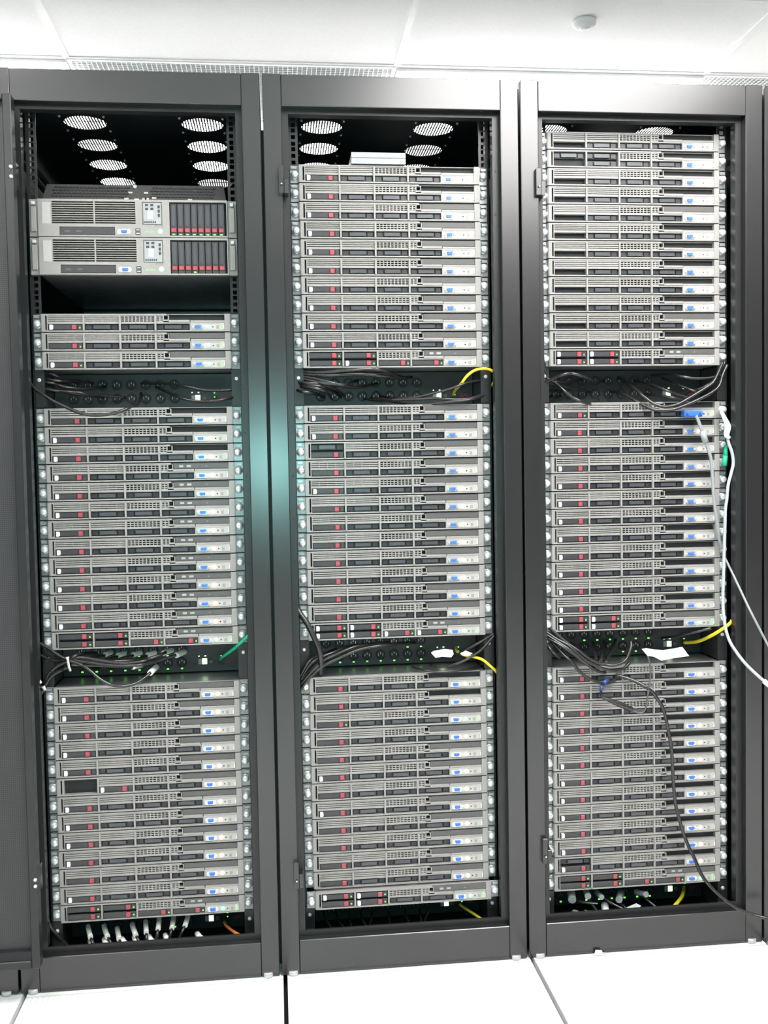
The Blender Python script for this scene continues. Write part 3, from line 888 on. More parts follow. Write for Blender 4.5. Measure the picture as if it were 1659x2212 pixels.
def pdu(k, u, label, lit):
    t = thing('power_strip', label, 'power strip', (RP * (k - 0.5), EAR, ZU0 - (u + 2) * UH), 'black two-unit power strips between the servers')
    obj('housing', shared('pduh', lambda: MB().box(-0.2190, 0.2190, PY, PY + 0.10, 0.0012, 2 * UH - 0.0012).mesh('housing', ['pdu'], 0.001)), t)
    for s in (-1, 1):
        def brk(s=s):
            xa, xb = sorted((s * 0.2195, s * 0.2413))
            m = MB().box(xa, xb, -0.0022, -0.0002, 0.0015, 2 * UH - 0.0015)
            xa, xb = sorted((s * 0.2195, s * 0.2212))
            m.box(xa, xb, -0.0002, PY + 0.05, 0.0015, 2 * UH - 0.0015)
            return m.mesh('bracket', ['lip'])
        e = obj('bracket', shared('pdub%d' % s, brk), t)
        obj('screw', shared('pdus%d' % s, lambda: MB().lathe(s * 0.2320, 0.066, [(0.0048, -0.0022), (0.0048, -0.0040), (0.0030, -0.0054)], 0, 14).mesh('screw', ['chrome'])), e)
    for r, (zo, zl) in enumerate(((0.0275, 0.0112), (0.0615, 0.0450))):
        for i in range(8):
            x = 0.0735 - 0.0352 * i
            obj('outlet', shared('outlet', outlet_mesh), t, (x, 0, zo))
            on = i in lit[r]
            obj('indicator_light', shared('pduled%d' % on, lambda: MB().box(-0.0024, 0.0024, PY - 0.0022, PY, -0.0014, 0.0014).mesh('indicator_light', ['led' if on else 'ledoff'])), t, (x, 0, zl))
    obj('display', shared('pdud', lambda: MB().box(0.1150, 0.1245, PY - 0.0012, PY, 0.0200, 0.0340, 1).box(0.1245, 0.1365, PY - 0.0016, PY, 0.0200, 0.0345, 0)
                          .box(0.1150, 0.1180, PY - 0.0015, PY, 0.0398, 0.0422, 0).box(0.1305, 0.1345, PY - 0.0015, PY, 0.0398, 0.0422, 0).mesh('display', ['lcd', 'print'])), t)
    obj('button', shared('pdubtn', lambda: MB().lathe(0.1475, 0.0265, [(0.0055, PY), (0.0055, PY - 0.002), (0.0045, PY - 0.003)], 0, 16).mesh('button', ['optic'])), t)
    obj('network_port', shared('pdun', lambda: MB().box(0.1640, 0.1800, PY - 0.001, PY, 0.0180, 0.0330, 0).box(0.1705, 0.1735, PY - 0.0016, PY, 0.0280, 0.0305, 1).box(0.1705, 0.1735, PY - 0.0016, PY, 0.0385, 0.0410, 1).mesh('network_port', ['outlet', 'led'])), t)
    obj('label_plate', shared('pdul', lambda: MB().box(0.09, 0.20, PY - 0.0006, PY, 0.0520, 0.0800).mesh('label_plate', ['inside'])), t)
    obj('badge', BADGE, t, (0.1975, PY - 0.0008, 0.0262))
    return t
A8 = range(8)
pdu(1, 11, 'black power strip in the upper gap of the left rack, strips of cable across it', ((), ()))
pdu(1, 26, 'black power strip in the lower gap of the left rack, pale plugs along it', (A8, (0, 1, 2, 3)))
pdu(1, 41, 'black power strip at the foot of the left rack, white sleeved plugs in it', ((1,), ()))
pdu(2, 11, 'black power strip in the upper gap of the middle rack, under the yellow loop', ((), ()))
pdu(2, 26, 'black power strip in the lower gap of the middle rack, row of green lights', (range(0, 7), (0, 1)))
pdu(2, 41, 'dark power strip at the foot of the middle rack', ((), ()))
pdu(3, 11, 'black power strip in the upper gap of the right rack, behind crossing cables', ((), ()))
pdu(3, 26, 'black power strip in the lower gap of the right rack, behind the paper tag', ((1, 2), range(0, 6)))
pdu(3, 41, 'black power strip at the foot of the right rack, green lights all along', (A8, A8))

# added plate; bluish colour imitates the shaded, reflecting interior below the two-unit servers
t = thing('interior_shade', 'added dark shelf plate in the open space under the two-unit servers', 'infill', (c1, 0.60, ZU0 - 8 * UH))
obj('shade_plate', MB().box(-0.2180, 0.2180, 0.0, 0.002, 0.002, 2 * UH - 0.004).mesh('shade_plate', ['interior_tint']), t)

# ------------------------------------------------------------------ cables
def cable(pts, r, m, label, cat='cable', group=None, name='power_cable', sleeve=None, sleeve_mat='sleeve', sr=None):
    """pts: (pixel x, pixel y, depth Y)"""
    P = [at(*q) for q in pts]
    o0 = P[0]
    b = MB().tube([p - o0 for p in P], r, 0, 8, 6)
    o = obj(name, b.mesh(name, [m]), None, o0)
    tag(o, label, cat, group)
    if sleeve:
        S = [at(*q) - o0 for q in sleeve]
        obj('sleeve', MB().tube(S, sr or r * 1.9, 0, 10, 4).mesh('sleeve', [sleeve_mat]), o)
    return o
def z2(pts, ys):
    """attach depths, spread evenly along the list"""
    n = len(pts)
    out = []
    for i, (x, y) in enumerate(pts):
        f = i / (n - 1) * (len(ys) - 1); a = int(min(math.floor(f), len(ys) - 2)); u = f - a
        out.append((x, y, ys[a] * (1 - u) + ys[a + 1] * u))
    return out
BACK = 0.165
R1 = 0.0040
# left rack, upper gap
G = 'black power cables in the upper gap of the left rack'
L = 'thin black power cable in the bunch at the left of the left rack upper gap'
for pts in ([(66, 808), (95.6, 805), (117.5, 810), (139.5, 820.5), (168, 823), (202, 828)],
            [(66, 819), (109, 827), (138, 828), (158, 836)],
            [(66, 822), (114, 829), (144.5, 836.5), (175, 840), (205, 838), (227, 835)],
            [(66, 829), (104, 841), (144.5, 847.5), (185, 854), (224, 859)],
            [(66, 826), (126, 844), (168, 847.5), (193.5, 852.6), (219, 854), (271, 859)],
            [(70, 815), (120, 822), (150, 824), (172, 829)]):
    cable(z2(pts, [0.10, 0.075, 0.11, BACK]), R1 * 0.85, 'cord', L, 'cable', G)
cable(z2([(60, 822), (75, 839), (106, 861), (143, 879.6), (176.6, 893), (210, 897), (249, 892), (278, 881), (300, 868.6), (305, 850)], [0.07, 0.045, 0.035, 0.045, BACK]), R1, 'cord',
      'long black cable sagging over the topmost middle-stack server of the left rack')
cable(z2([(305, 828), (362.6, 829), (399.7, 834), (442, 842.4), (492.5, 842.4), (525, 838)], [BACK, 0.10, 0.07, 0.09]), R1 * 0.8, 'cord',
      'straighter thin black cable running right across the left rack upper power strip')
cable(z2([(337, 836), (366, 849), (394.6, 861), (433.5, 867), (467, 865), (501, 859), (526, 851)], [BACK, 0.10, 0.06, 0.09]), R1 * 0.8, 'cord',
      'sagging thin black cable running right under the lit display, left rack upper gap')
# middle rack, upper gap
G = 'black power cables in the upper gap of the middle rack'
L = 'black power cable in the bunch entering the middle rack upper gap from the left'
for pts in ([(639, 806), (678, 810), (714, 810.7), (779, 808), (830, 813), (866, 815.6), (889, 814.7)],
            [(639, 812), (681, 818), (718, 827), (743, 833.5), (776, 836), (815, 828.5)],
            [(637, 815), (690, 826), (740, 831), (756, 825.6), (772, 822)],
            [(637, 830.6), (668, 832), (695, 835.7), (714, 842), (736, 858)],
            [(638, 835), (678, 838), (704, 847), (716, 861)],
            [(637, 841), (656, 846.5), (678, 849.4), (700, 858)],
            [(637, 826), (660, 827), (690, 830), (722, 840), (745, 856)]):
    cable(z2(pts, [0.085, 0.06, 0.08, BACK]), R1, 'cord', L, 'cable', G)
cable(z2([(636, 800), (692, 804.6), (750, 800), (801, 797.4), (822.5, 800), (860, 812), (872, 816)], [0.085, 0.05, 0.06, BACK]), R1, 'cord',
      'black cable arching just under the top stack of the middle rack')
cable(z2([(786, 861), (822, 866), (850, 863.5), (893, 862.7), (937, 860), (966, 862.5), (1002, 862.5), (1031, 856), (1056, 845)], [BACK, 0.08, 0.06, 0.09]), R1 * 0.8, 'cord',
      'thin black cable passing under the lit display in the middle rack upper gap')
cable(z2([(800, 860), (850, 868), (886, 872.6), (929.6, 872.6), (966, 868), (1010, 864), (1040, 856), (1060, 845)], [BACK, 0.08, 0.05, 0.09]), R1 * 0.8, 'cord',
      'lowest thin black cable resting over the middle stack top of the middle rack')
cable(z2([(820, 855), (850, 859.6), (900.6, 858), (937, 849.4), (968.6, 840.8), (994.7, 832), (1023.6, 823.4), (1058, 823)], [BACK, 0.08, 0.045, 0.09]), R1 * 0.85, 'cord',
      'black cable rising to the right across the yellow loop in the middle rack')
cable([(979, 853, BACK), (984.5, 842, 0.12), (996, 829, 0.06), (1009, 812, 0.045), (1023.6, 801, 0.045), (1039.5, 796.6, 0.045), (1055, 797.4, 0.05), (1067, 804, 0.055), (1070, 812, 0.06), (1067, 825, 0.075), (1056, 838, 0.10), (1040, 848, 0.14)],
      R1 * 0.9, 'yellow', 'yellow network cable looping above the middle rack upper power strip', name='network_cable')
# right rack, upper gap
G = 'black power cables at the left of the right rack upper gap'
L = 'thin black power cable at the left end of the right rack upper gap'
for pts in ([(1199, 825), (1229.4, 825), (1257, 820.5)], [(1181.7, 827.7), (1220.8, 835.7), (1273, 847)],
            [(1172, 843.6), (1190, 844), (1213.5, 845.8)], [(1172, 872.6), (1181.7, 861), (1192, 854.5)], [(1174, 873), (1190, 861), (1210.6, 856)]):
    cable(z2(pts, [0.08, BACK]), R1 * 0.85, 'cord', L, 'cable', G)
cable(z2([(1172, 828), (1196, 817.6), (1218, 809), (1235, 806.8), (1258, 813), (1286, 824), (1304, 823)], [0.08, 0.05, 0.06, BACK]), R1, 'cord',
      'black cable humping upward at the left of the right rack upper gap')
cable(z2([(1174, 814), (1200.5, 827.7), (1218, 843.6), (1238, 858.8), (1258, 868), (1280, 872.6), (1292, 864)], [0.08, 0.045, 0.045, 0.10]), R1 * 0.9, 'cord',
      'shiny black cable curving down to the right rack middle stack top')
cable(z2([(1173.7, 770), (1177, 797), (1186, 820)], [0.07, 0.07, 0.09]), R1, 'cord', 'short black cable hanging beside the left ears above the right rack gap')
cable(z2([(1335, 815), (1362.5, 833.5), (1377, 845), (1390, 856), (1412, 872), (1437.5, 879), (1464.5, 873), (1488, 860.4), (1517, 842.7), (1539, 827.5), (1549, 810.6), (1561, 783)], [BACK, 0.07, 0.04, 0.04, 0.045, 0.05]), R1 * 1.05, 'cord',
      'black cable in a deep U rising along the right side of the right rack gap')
cable(z2([(1320, 846), (1341, 849.4), (1370, 864), (1392, 876.5), (1417, 885.7), (1451, 885), (1478, 876.5), (1513.5, 861), (1540.5, 846), (1554, 832.6), (1560.7, 810.6), (1571, 788)], [BACK, 0.07, 0.035, 0.035, 0.045, 0.055]), R1 * 1.05, 'cord',
      'lowest black U-shaped cable hanging over the right rack middle stack')
G = 'black cables sloping across the middle of the right rack upper gap'
L = 'black cable sloping down to the right inside the right rack upper gap'
for pts in ([(1370, 820.8), (1404, 830), (1437.5, 842.7), (1464.5, 853), (1490, 859)], [(1430, 817), (1464.5, 831), (1496.6, 844), (1512, 850)],
            [(1392, 851), (1420.6, 854.5), (1451, 858.7), (1472, 864)]):
    cable(z2(pts, [BACK, 0.07, 0.08]), R1 * 0.9, 'cord', L, 'cable', G)
cable(z2([(1407, 812), (1446, 809.8), (1474.6, 814), (1505, 818), (1539, 815.7), (1556, 806)], [BACK, 0.07, 0.06, 0.07]), R1, 'cord',
      'highest nearly level shiny black cable in the right rack upper gap')
cable(z2([(1461, 853), (1495, 844.4), (1518.5, 837.6), (1543, 822), (1556, 800), (1566, 782)], [0.12, 0.06, 0.055, 0.06]), R1, 'cord',
      'black cable joining the rising bundle at the right rack upper gap')
# left rack, lower gap
cable(z2([(76, 1405), (97, 1420.6), (119, 1428), (144.4, 1424), (178, 1420.6), (212, 1425.7), (262.5, 1432.4), (304.7, 1429), (323.5, 1422.7), (347, 1414), (358, 1409)], [0.07, 0.05, 0.05, 0.10]), R1 * 0.95, 'cord',
      'black cable to the second pale plug from the right, left rack lower gap', sleeve=[(353, 1411, 0.118), (362, 1407.5, 0.14), (371, 1404, BACK)], sr=0.0068)
cable(z2([(152, 1425), (212, 1434), (262, 1438), (300, 1436.5), (323.5, 1432), (347, 1426), (380, 1415)], [0.05, 0.05, 0.11]), R1 * 0.95, 'cord',
      'black cable to the rightmost pale plug of the left rack lower gap', sleeve=[(381, 1415.5, 0.12), (391, 1411, 0.14), (399, 1408, BACK)], sr=0.0072)
cable(z2([(78, 1385), (109, 1403.8), (132.6, 1419), (151, 1427.4), (174.8, 1435.8), (195, 1449.3), (215, 1466), (237, 1478), (262.5, 1482), (287.8, 1478), (309.8, 1466), (325, 1453)], [0.06, 0.04, 0.03, 0.035, 0.07]), R1, 'cord',
      'black cable sagging over the bottom stack of the left rack to a white plug', sleeve=[(324, 1454, 0.075), (330, 1448, 0.10), (338, 1441, 0.16)], sleeve_mat='paper', sr=0.0072)
cable(z2([(92, 1490), (99, 1478), (110.6, 1461), (131, 1449), (147.8, 1442.6), (180, 1443), (212, 1444)], [0.055, 0.05, 0.05, 0.14]), R1 * 0.95, 'cord',
      'lower of two black cables bending down at the left rack lower gap')
cable(z2([(100, 1470), (105.6, 1454.4), (124, 1439), (144.4, 1429), (164.6, 1415.6), (188, 1411), (208.5, 1410.5)], [0.055, 0.05, 0.05, BACK]), R1 * 0.95, 'cord',
      'upper of two black cables bending down at the left rack lower gap')
cable(z2([(150, 1436), (212, 1437.5), (260, 1440), (286, 1441.7)], [0.05, 0.07, 0.10]), R1, 'cord', 'black cable to the white plug in the lower row, left rack lower gap',
      sleeve=[(287, 1441.5, 0.10), (296, 1440, 0.13), (305, 1438, BACK)], sleeve_mat='paper', sr=0.0060)
for pts, sl, w in (([(150, 1422), (203.5, 1418), (226, 1416)], (228, 240, 1411), 'first'), ([(152, 1426), (210, 1428), (254, 1418)], (255, 270, 1413), 'second'),
                   ([(152, 1429), (230, 1430), (288, 1416)], (288, 304, 1412), 'third'), ([(152, 1431), (260, 1428), (300, 1422), (317, 1417)], (319, 335, 1412), 'fourth')):
    cable(z2(pts, [0.05, 0.09, 0.13]), R1 * 0.9, 'cord', 'black cable with the %s pale plug from the left, left rack lower gap' % w,
          sleeve=[(sl[0], sl[2] + 2.5, 0.135), ((sl[0] + sl[1]) / 2, sl[2], 0.15), (sl[1], sl[2] - 2, BACK)], sr=0.0066)
def tie(pts, lab):
    P = [at(*q) for q in pts]; o0 = P[0]
    o = obj('cable_tie', MB().tube([q - o0 for q in P], [0.0048] + [0.0030] * (len(P) - 1), 0, 6, 4).mesh('cable_tie', ['tie']), None, o0)
    tag(o, lab, 'cable tie')
tie([(145.5, 1419, 0.030), (146.5, 1426, 0.030), (148.5, 1438, 0.034), (152, 1449, 0.042)], 'white cable tie around the bundle in the left rack lower gap')
tie([(87.5, 1476, 0.040), (83, 1466, 0.040), (80, 1453, 0.042)], 'pale cable tie standing up beside the left rack bottom stack')
tie([(93, 1483, 0.042), (98, 1491, 0.044)], 'stub of a pale cable tie at the left rack bottom stack corner')
cable(z2([(97, 1484), (87, 1500), (81, 1520), (80, 1560)], [0.05, 0.055, 0.06]), R1 * 1.2, 'cord', 'black cable dropping out of sight left of the left rack bottom stack')
cable([(476, 1424, BACK), (485, 1416.4, 0.12), (511.6, 1396, 0.07), (538, 1372, 0.045)], R1 * 1.05, 'greencord', 'green network cable slanting up from the left rack power strip', name='network_cable')
# middle rack, lower gap
cable([(640, 1312, 0.055), (650, 1328, 0.05), (664, 1348, 0.045), (679, 1378, 0.04), (688.6, 1400.7, 0.04), (692.7, 1425, 0.045), (692.5, 1456, 0.07)], 0.0068, 'cord',
      'thick black cable curving over the left end of the middle rack lower gap')
G = 'black power cables fanning out in the lower gap of the middle rack'
L = 'black power cable in the fan sweeping up across the middle rack lower gap'
for pts in ([(648, 1462), (659.3, 1439.8), (674, 1423.5), (698, 1413.7), (726, 1402)], [(650, 1468), (662.5, 1444.6), (682, 1425), (721, 1409), (753.7, 1396), (793, 1391.7)],
            [(649, 1470), (687, 1434), (727.7, 1413), (768, 1397), (809, 1390), (841.6, 1387.7)], [(650, 1476), (683.7, 1446), (727.7, 1424), (776.5, 1403), (825, 1394.5), (871, 1389), (897, 1388.5)],
            [(648, 1492), (668, 1464), (700, 1438), (745, 1414), (790, 1399), (830, 1393)], [(648, 1480), (676, 1448), (712, 1422), (750, 1404)]):
    cable(z2(pts, [0.06, 0.05, 0.07, BACK]), R1 * 0.95, 'cord', L, 'cable', G)
cable(z2([(1068, 1368), (1034, 1389), (996.5, 1410), (975, 1420)], [0.06, 0.06, 0.12]), R1 * 0.8, 'cord', 'upper thin cable slanting down from the middle rack right side')
cable(z2([(1068, 1372), (1045, 1399), (1021, 1416.7), (996.5, 1430), (964, 1439.5), (930, 1437)], [0.055, 0.045, 0.05, 0.10]), R1 * 0.85, 'cord', 'lower thin cable slanting down past the small white tag, middle rack')
cable(z2([(892, 1441), (923, 1449), (964, 1451), (1004.6, 1446), (1040, 1438)], [0.10, 0.04, 0.05, 0.10]), R1 * 0.8, 'cord', 'thin cable sagging over the topmost bottom-stack server of the middle rack')
cable([(985, 1398, BACK), (988, 1408, 0.12), (1005, 1416, 0.07), (1022.5, 1419, 0.055), (1042, 1425, 0.05), (1060, 1439.5, 0.05), (1073, 1452, 0.055), (1080, 1468, 0.065)], R1 * 0.9, 'yellow',
      'yellow network cable dropping to the right in the middle rack lower gap', name='network_cable')
def paper(poly, Y, thick, lab):
    P = [at(x, y, Y + 0.010 * math.sin(x * 0.09)) for x, y in poly]
    o0 = P[0]; n = len(P)
    me = bpy.data.meshes.new('paper_tag')
    v = [tuple(q - o0) for q in P] + [tuple(q - o0 + Vector((0, thick, 0))) for q in P]
    f = [tuple(range(n)), tuple(reversed(range(n, 2 * n)))] + [(i, (i + 1) % n, n + (i + 1) % n, n + i) for i in range(n)]
    me.from_pydata(v, [], f); me.materials.append(M['paper']); me.update()
    bm = bmesh.new(); bm.from_mesh(me); bmesh.ops.triangulate(bm, faces=bm.faces); bmesh.ops.recalc_face_normals(bm, faces=bm.faces); bm.to_mesh(me); bm.free()
    o = obj('paper_tag', me, None, o0); tag(o, lab, 'paper tag')
    return o
paper([(931, 1410), (937, 1406), (944, 1405), (960, 1402), (978, 1404), (980, 1413), (975, 1420), (955, 1418.5), (941, 1421), (936, 1416)], 0.075, 0.0010, 'white wrapped label on a cable in the middle rack lower gap')
paper([(994, 1411.5), (1006, 1405.5), (1021, 1411.5), (1010, 1417.5), (1000, 1416)], 0.052, 0.0010, 'small white diamond tag beside the yellow cable of the middle rack')
# right rack, lower gap
G = 'black power cables sweeping down through the right rack lower gap'
L = 'black power cable in the bundle sweeping down from the left, right rack lower gap'
for pts in ([(1174, 1368), (1202, 1385.4), (1231, 1404), (1254.5, 1424), (1288, 1448), (1308, 1452)],
            [(1176, 1345), (1200.5, 1368.6), (1227.5, 1390.5), (1254.5, 1409), (1278, 1426), (1303.5, 1435), (1329, 1437), (1351, 1426), (1362.5, 1400.6), (1363, 1386)],
            [(1176, 1362), (1202, 1380), (1227.5, 1394), (1249.5, 1414), (1275, 1433), (1303.5, 1444.5), (1322, 1448), (1345.7, 1444.5), (1360, 1432)],
            [(1174, 1382), (1190, 1404), (1210, 1422)],
            [(1176, 1370), (1200.5, 1395.6), (1217, 1414), (1234, 1429), (1254.5, 1453), (1275, 1466.5), (1295, 1475), (1312, 1476), (1330, 1468)],
            [(1174, 1376), (1205, 1391), (1238, 1412), (1262, 1432), (1285, 1440)]):
    cable(z2(pts, [0.07, 0.04, 0.035, 0.06]), R1, 'cord', L, 'cable', G)
for (xa, ya, xb, yb), w in zip(((1281.5, 1388, 1287.4, 1426), (1306, 1386, 1298, 1428), (1330, 1383, 1309, 1432)), ('first', 'second', 'third')):
    cable([(xa, ya, BACK), ((xa + xb) / 2, (ya + yb) / 2, 0.12), (xb, yb, 0.06)], R1 * 1.2, 'cord', '%s grey-black cord from the left plugged into the right rack lower strip' % w)
paper([(1386.4, 1402), (1396, 1400), (1412, 1403), (1432, 1404.6), (1455, 1401), (1474, 1397.5), (1488.7, 1417), (1460, 1421), (1428.6, 1427), (1412, 1418.5), (1399, 1417)], 0.035, 0.0010,
      'large crumpled white paper tag in the right rack lower gap')
cable(z2([(1399.7, 1417), (1404.7, 1441), (1405, 1460), (1403, 1476.6), (1401, 1490), (1398, 1510), (1395, 1529), (1386, 1540), (1371, 1537), (1360, 1530)], [0.035, 0.03, 0.03, 0.035]), R1 * 0.6, 'optic',
      'thin grey cord looping below the large paper tag of the right rack')
t = cable(z2([(1312, 1470), (1303, 1477), (1299, 1487), (1300, 1505), (1318, 1513), (1340, 1522), (1366, 1533)], [0.05, 0.035, 0.03]), [0.003, 0.004, 0.003, 0.003, 0.006, 0.008, 0.006], 'cord',
          'grey-black adapter lead with a small blue plug hanging over the right rack bottom stack', name='adapter_lead')
o0 = at(1312, 1470, 0.05)
obj('blue_plug', MB().tube([at(1313, 1468, 0.046) - o0, at(1303, 1477, 0.036) - o0], 0.0058, 0, 8).mesh('blue_plug', ['navy']), t)
obj('blue_band', MB().tube([at(1299, 1481, 0.034) - o0, at(1299, 1492, 0.033) - o0], 0.0048, 0, 8).mesh('blue_band', ['navy']), t)
LONG = [(1330, 1458), (1359, 1466.5), (1379.4, 1475), (1396, 1485), (1410, 1495), (1420, 1510), (1432, 1529), (1440, 1560), (1446.5, 1592), (1451, 1625), (1454.6, 1690), (1459.5, 1738.6), (1467, 1768), (1480.6, 1812),
        (1500, 1854), (1519.6, 1896.5), (1552, 1932), (1591, 1961.4), (1627, 1976), (1659, 1984), (1710, 1992)]
t = cable(z2(LONG, [0.06, 0.03, 0.03, 0.03, 0.02, -0.04, -0.08]), R1 * 1.1, 'cord', 'long black cable trailing down across the right rack bottom stack and off right')
o0 = at(1330, 1458, 0.06)
obj('ferrule', MB().tube([at(1396, 1485, 0.035) - o0, at(1411, 1494, 0.035) - o0], 0.0052, 0, 10).mesh('ferrule', ['white']), t)
cable([(1429, 1378, 0.16), (1465, 1374, 0.10), (1508.5, 1364, 0.06), (1536, 1357, 0.05)], R1 * 0.9, 'cord', 'dark cable above the yellow one at the right rack lower gap')
cable([(1478, 1388.5, BACK), (1507, 1385.6, 0.12), (1537.5, 1372.6, 0.07), (1559, 1359.6, 0.055), (1578, 1345, 0.05), (1588, 1327, 0.055)], R1 * 1.15, 'yellow',
      'yellow network cable rising to the right of the right rack lower gap', name='network_cable')
# right rack, leads at the right side
zz = ZU0 - 14 * UH
P0 = at(1494, 894, 0.045)
t = thing('video_cable', 'grey video cable with a blue plug in the right rack middle stack', 'video cable', tuple(P0))
obj('plug', MB().box(-0.0235, 0.0235, -0.014, 0.012, -0.0080, 0.0080).mesh('plug', ['blue'], 0.003), t)
b = MB()
for s in (-1, 1): b.lathe(s * 0.017, 0, [(0.0036, -0.014), (0.0036, -0.024), (0.002, -0.026)], 0, 10)
obj('thumbscrew', b.mesh('thumbscrew', ['blue']), t)
cp = z2([(1503, 898), (1507, 905), (1512, 919), (1518.6, 938), (1524, 955), (1529, 969), (1536, 993), (1539, 1032), (1542, 1078.6), (1545, 1101), (1549, 1131), (1553, 1160), (1560, 1185)], [0.030, 0.028, 0.030, 0.034, 0.05])
obj('cord', MB().tube([at(*q) - P0 for q in cp], 0.0042, 0, 10).mesh('cord', ['greycord']), t)
obj('ferrite', MB().tube([at(1516, 931, 0.028) - P0, at(1525, 956, 0.029) - P0], 0.0075, 0, 12).mesh('ferrite', ['print']), t)
cp = z2([(1556, 884), (1562, 898), (1569, 915), (1572, 935), (1573, 953.7), (1581, 977), (1584, 1000.5), (1579.5, 1022), (1573, 1047), (1570, 1078.6), (1567, 1099), (1566, 1131), (1563.5, 1221.6), (1561.5, 1300), (1565, 1342), (1570, 1368), (1581, 1394), (1607, 1430), (1633, 1456), (1656, 1476)],
        [0.05, 0.035, 0.03, 0.03, 0.03, 0.0, -0.06])
t = cable(cp, R1 * 1.05, 'whitecord', 'pale grey cable hanging down the right side of the right rack', name='network_cable')
o0 = at(*cp[0])
obj('strap', MB().tube([at(x, y, 0.030) - o0 for x, y in ((1557.7, 889), (1567, 907), (1572, 922.4), (1569.5, 940), (1577, 946))], [0.004, 0.0062, 0.0085, 0.007, 0.003], 0, 8).mesh('strap', ['paper']), t)
obj('knob', MB().lathe(0, 0, [(0.0062, 0.0), (0.0078, -0.006), (0.0062, -0.012), (0.003, -0.014)], 0, 14).mesh('knob', ['sleeve']), t, tuple(at(1556, 884, 0.045) - o0))
obj('end_plug', MB().tube([at(1650, 1471, -0.055) - o0, at(1662, 1481, -0.065) - o0], 0.0062, 0, 10).mesh('end_plug', ['paper']), t)
P0 = at(1566, 985, 0.045)
t = thing('network_plug', 'small green plug clipped beside the right rack middle stack ears', 'plug', tuple(P0))
obj('body', MB().tube([at(1564, 1006, 0.045) - P0, at(1567, 984, 0.045) - P0], [0.0075, 0.0062], 0, 10).mesh('body', ['greencord']), t)
obj('boot', MB().tube([at(1567, 984, 0.045) - P0, at(1569, 962, 0.05) - P0], [0.0060, 0.0042], 0, 10).mesh('boot', ['greencord']), t)
cable(z2([(1566, 1205), (1593, 1261), (1620, 1318), (1659, 1393.5), (1690, 1450)], [0.06, -0.04, -0.08]), R1 * 0.75, 'greycord', 'thin grey cable slanting off the right edge of the right rack')

# feet of the racks: plugs and cords
UPR = [(192.5, 2013, 6), (228, 2012, 9), (255, 2017, 5), (289, 2009, 9), (315.3, 2003, 1), (343, 1995, -3), (373.5, 1993, -4), (403.6, 1988, -8)]
LOR = [(197.7, 2040, 8), (228, 2037, 8), (268, 2036, 16), (294, 2032, 12), (326, 2031, 14), (361, 2028, 14), (432, 2025, 20)]
for i, (x, y, d) in enumerate(UPR):
    cable([(x + d * 0.4, y + 9, 0.080), (x + d * 1.1, y + 22, 0.062), (x + d * 2.2, y + 42, 0.06), (x + d * 3.2, y + 62, 0.06)], R1 * 0.9, 'cord',
          'cord with a white sleeved plug, %s from left in the upper row, left rack foot' % ORD[i].replace('topmost', 'first'), group='white sleeved plugs at the foot of the left rack',
          sleeve=[(x + d * 0.5, y + 12, 0.070), (x, y, 0.095), (x - d * 0.4, y - 13, 0.13)], sr=0.0064, name='power_cable')
for i, (x, y, d) in enumerate(LOR):
    cable([(x + d * 0.6, y + 7, 0.062), (x + d * 1.4, y + 18, 0.058), (x + d * 2, y + 30, 0.056)], R1 * 0.9, 'cord',
          'cord with a white plug tip, %s from left in the lower row, left rack foot' % ORD[i].replace('topmost', 'first'), group='white sleeved plugs at the foot of the left rack',
          sleeve=[(x + d * 0.75, y + 9, 0.056), (x, y, 0.070), (x - d * 0.3, y - 8, 0.10)], sr=0.0070, sleeve_mat='paper' if i in (2, 4, 5, 6) else 'sleeve', name='power_cable')
cable([(485, 1992, BACK), (490, 2001, 0.12), (505, 2013, 0.08), (524, 2024, 0.05), (540, 2036, 0.05)], R1, 'orange', 'orange network cable at the foot of the left rack', name='network_cable')
cable(z2([(96, 1960), (99, 1980), (109.6, 2003), (127.7, 2025), (150, 2048), (170, 2060)], [0.06, 0.07, 0.10]), 0.0058, 'cord', 'thick black cable curving down at the left rack foot, left of the plugs')
G = 'thin black cords at the foot of the middle rack'
L = 'thin black cord dropping behind the bottom edge of the middle rack opening'
for xa, ya, xb, yb in ((657, 1980, 671, 2014), (704, 1986.6, 718, 2008), (731.5, 1989, 747, 2009), (757, 1992, 762, 2009), (783, 1986, 794, 2006), (802, 1985, 797, 2008), (841, 1986, 845, 2004),
                       (878, 1980, 887, 2001), (908, 1979, 912, 1999), (922, 1976, 914, 1999)):
    cable([(xa - (xb - xa) * 0.4, ya - 18, BACK), (xa, ya, 0.115), (xb, yb, 0.085), (xb + (xb - xa) * 0.8, yb + 30, 0.08)], R1 * 0.7, 'cord', L, 'cable', G)
cable([(994, 1954, BACK), (1000, 1959, 0.13), (1017, 1970, 0.10), (1044, 1988, 0.06), (1062, 2000, 0.055)], R1 * 0.9, 'yellow', 'yellow network cable at the foot of the middle rack', name='network_cable')
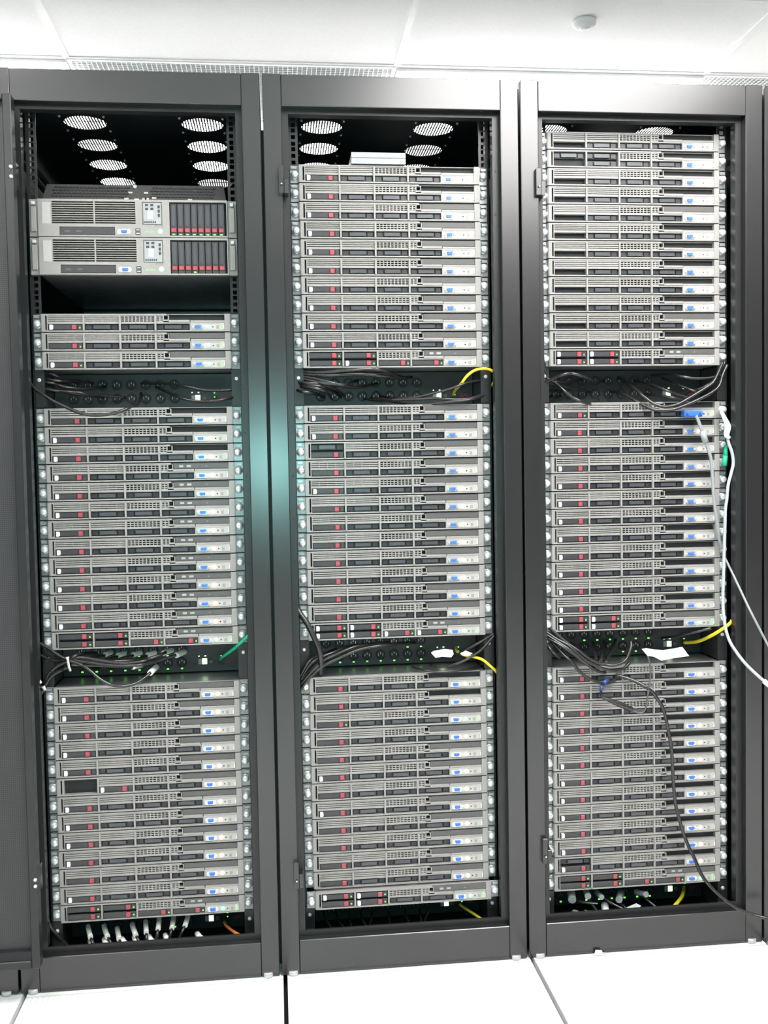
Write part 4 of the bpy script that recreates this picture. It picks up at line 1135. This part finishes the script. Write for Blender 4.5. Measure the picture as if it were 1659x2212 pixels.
FOOT3 = [('broad pale plug, leftmost at the right rack foot', (1233, 1924), (1236, 1944), 0.0105, 'print', [(1240, 1944), (1252, 1947), (1270, 1951), (1292, 1952.5)]),
         ('small pale plug, second from left, right rack foot', (1266, 1924), (1270, 1936), 0.0085, 'print', [(1271, 1938), (1276, 1950), (1290, 1968), (1300, 1985)]),
         ('pale plug, third from left at the right rack foot', (1289, 1928), (1300, 1938), 0.0070, 'print', [(1301.6, 1938), (1326, 1953.6), (1353, 1967), (1372, 1978)]),
         ('pale forked plug in the middle of the right rack foot', (1342, 1928), (1337, 1944), 0.0090, 'print', [(1333, 1947), (1346, 1956), (1357, 1967), (1368, 1982)]),
         ('wide pale plug, rightmost at the right rack foot', (1374, 1927), (1396, 1932), 0.0080, 'print', [(1386, 1934), (1404, 1949), (1422, 1963.6), (1440, 1980)]),
         ('bright white tip, low left at the right rack foot', (1240, 1970), (1252, 1976), 0.0070, 'paper', [(1250, 1976), (1258, 1982), (1266, 1992)]),
         ('tiny white tip low at the right rack foot', (1265, 1969), (1275, 1975), 0.0050, 'paper', [(1274, 1975), (1282, 1982), (1290, 1992)]),
         ('square bright white plug low at the right rack foot', (1306, 1956), (1309, 1972), 0.0098, 'paper', [(1310, 1972), (1316, 1982), (1322, 1992)])]
for lab, a, c, sr, sm, cd in FOOT3:
    cable(z2(cd, [0.10, 0.07, 0.06]), R1 * 0.85, 'cord', 'black cord with a ' + lab, sleeve=[(a[0], a[1], 0.12), ((a[0] + c[0]) / 2, (a[1] + c[1]) / 2, 0.095), (c[0], c[1], 0.075)], sleeve_mat=sm, sr=sr)
paper([(1354.5, 1960), (1375, 1951.5), (1385, 1957), (1378, 1963), (1363, 1968)], 0.075, 0.001, 'white folded paper tag at the foot of the right rack')
cable([(1478, 1917, BACK), (1476, 1928, 0.12), (1471, 1940, 0.10), (1453, 1962, 0.07), (1444, 1975, 0.065)], R1 * 1.2, 'yellow', 'dull yellow network cable at the foot of the right rack', name='network_cable')

p = at(1297, 2055, -0.006)
t = thing('metal_clip', 'tiny bent metal clip on the floor under the right rack front', 'clip', (p.x, -0.012, 0.0236))
obj('strip', MB().box(-0.018, 0.014, 0.0, 0.010, 0.0, 0.004).prism([(-0.016, 0.004), (0.006, 0.004), (0.003, 0.012), (-0.013, 0.014)], 0.003, 0.006).mesh('strip', ['chrome'], 0.0006), t)
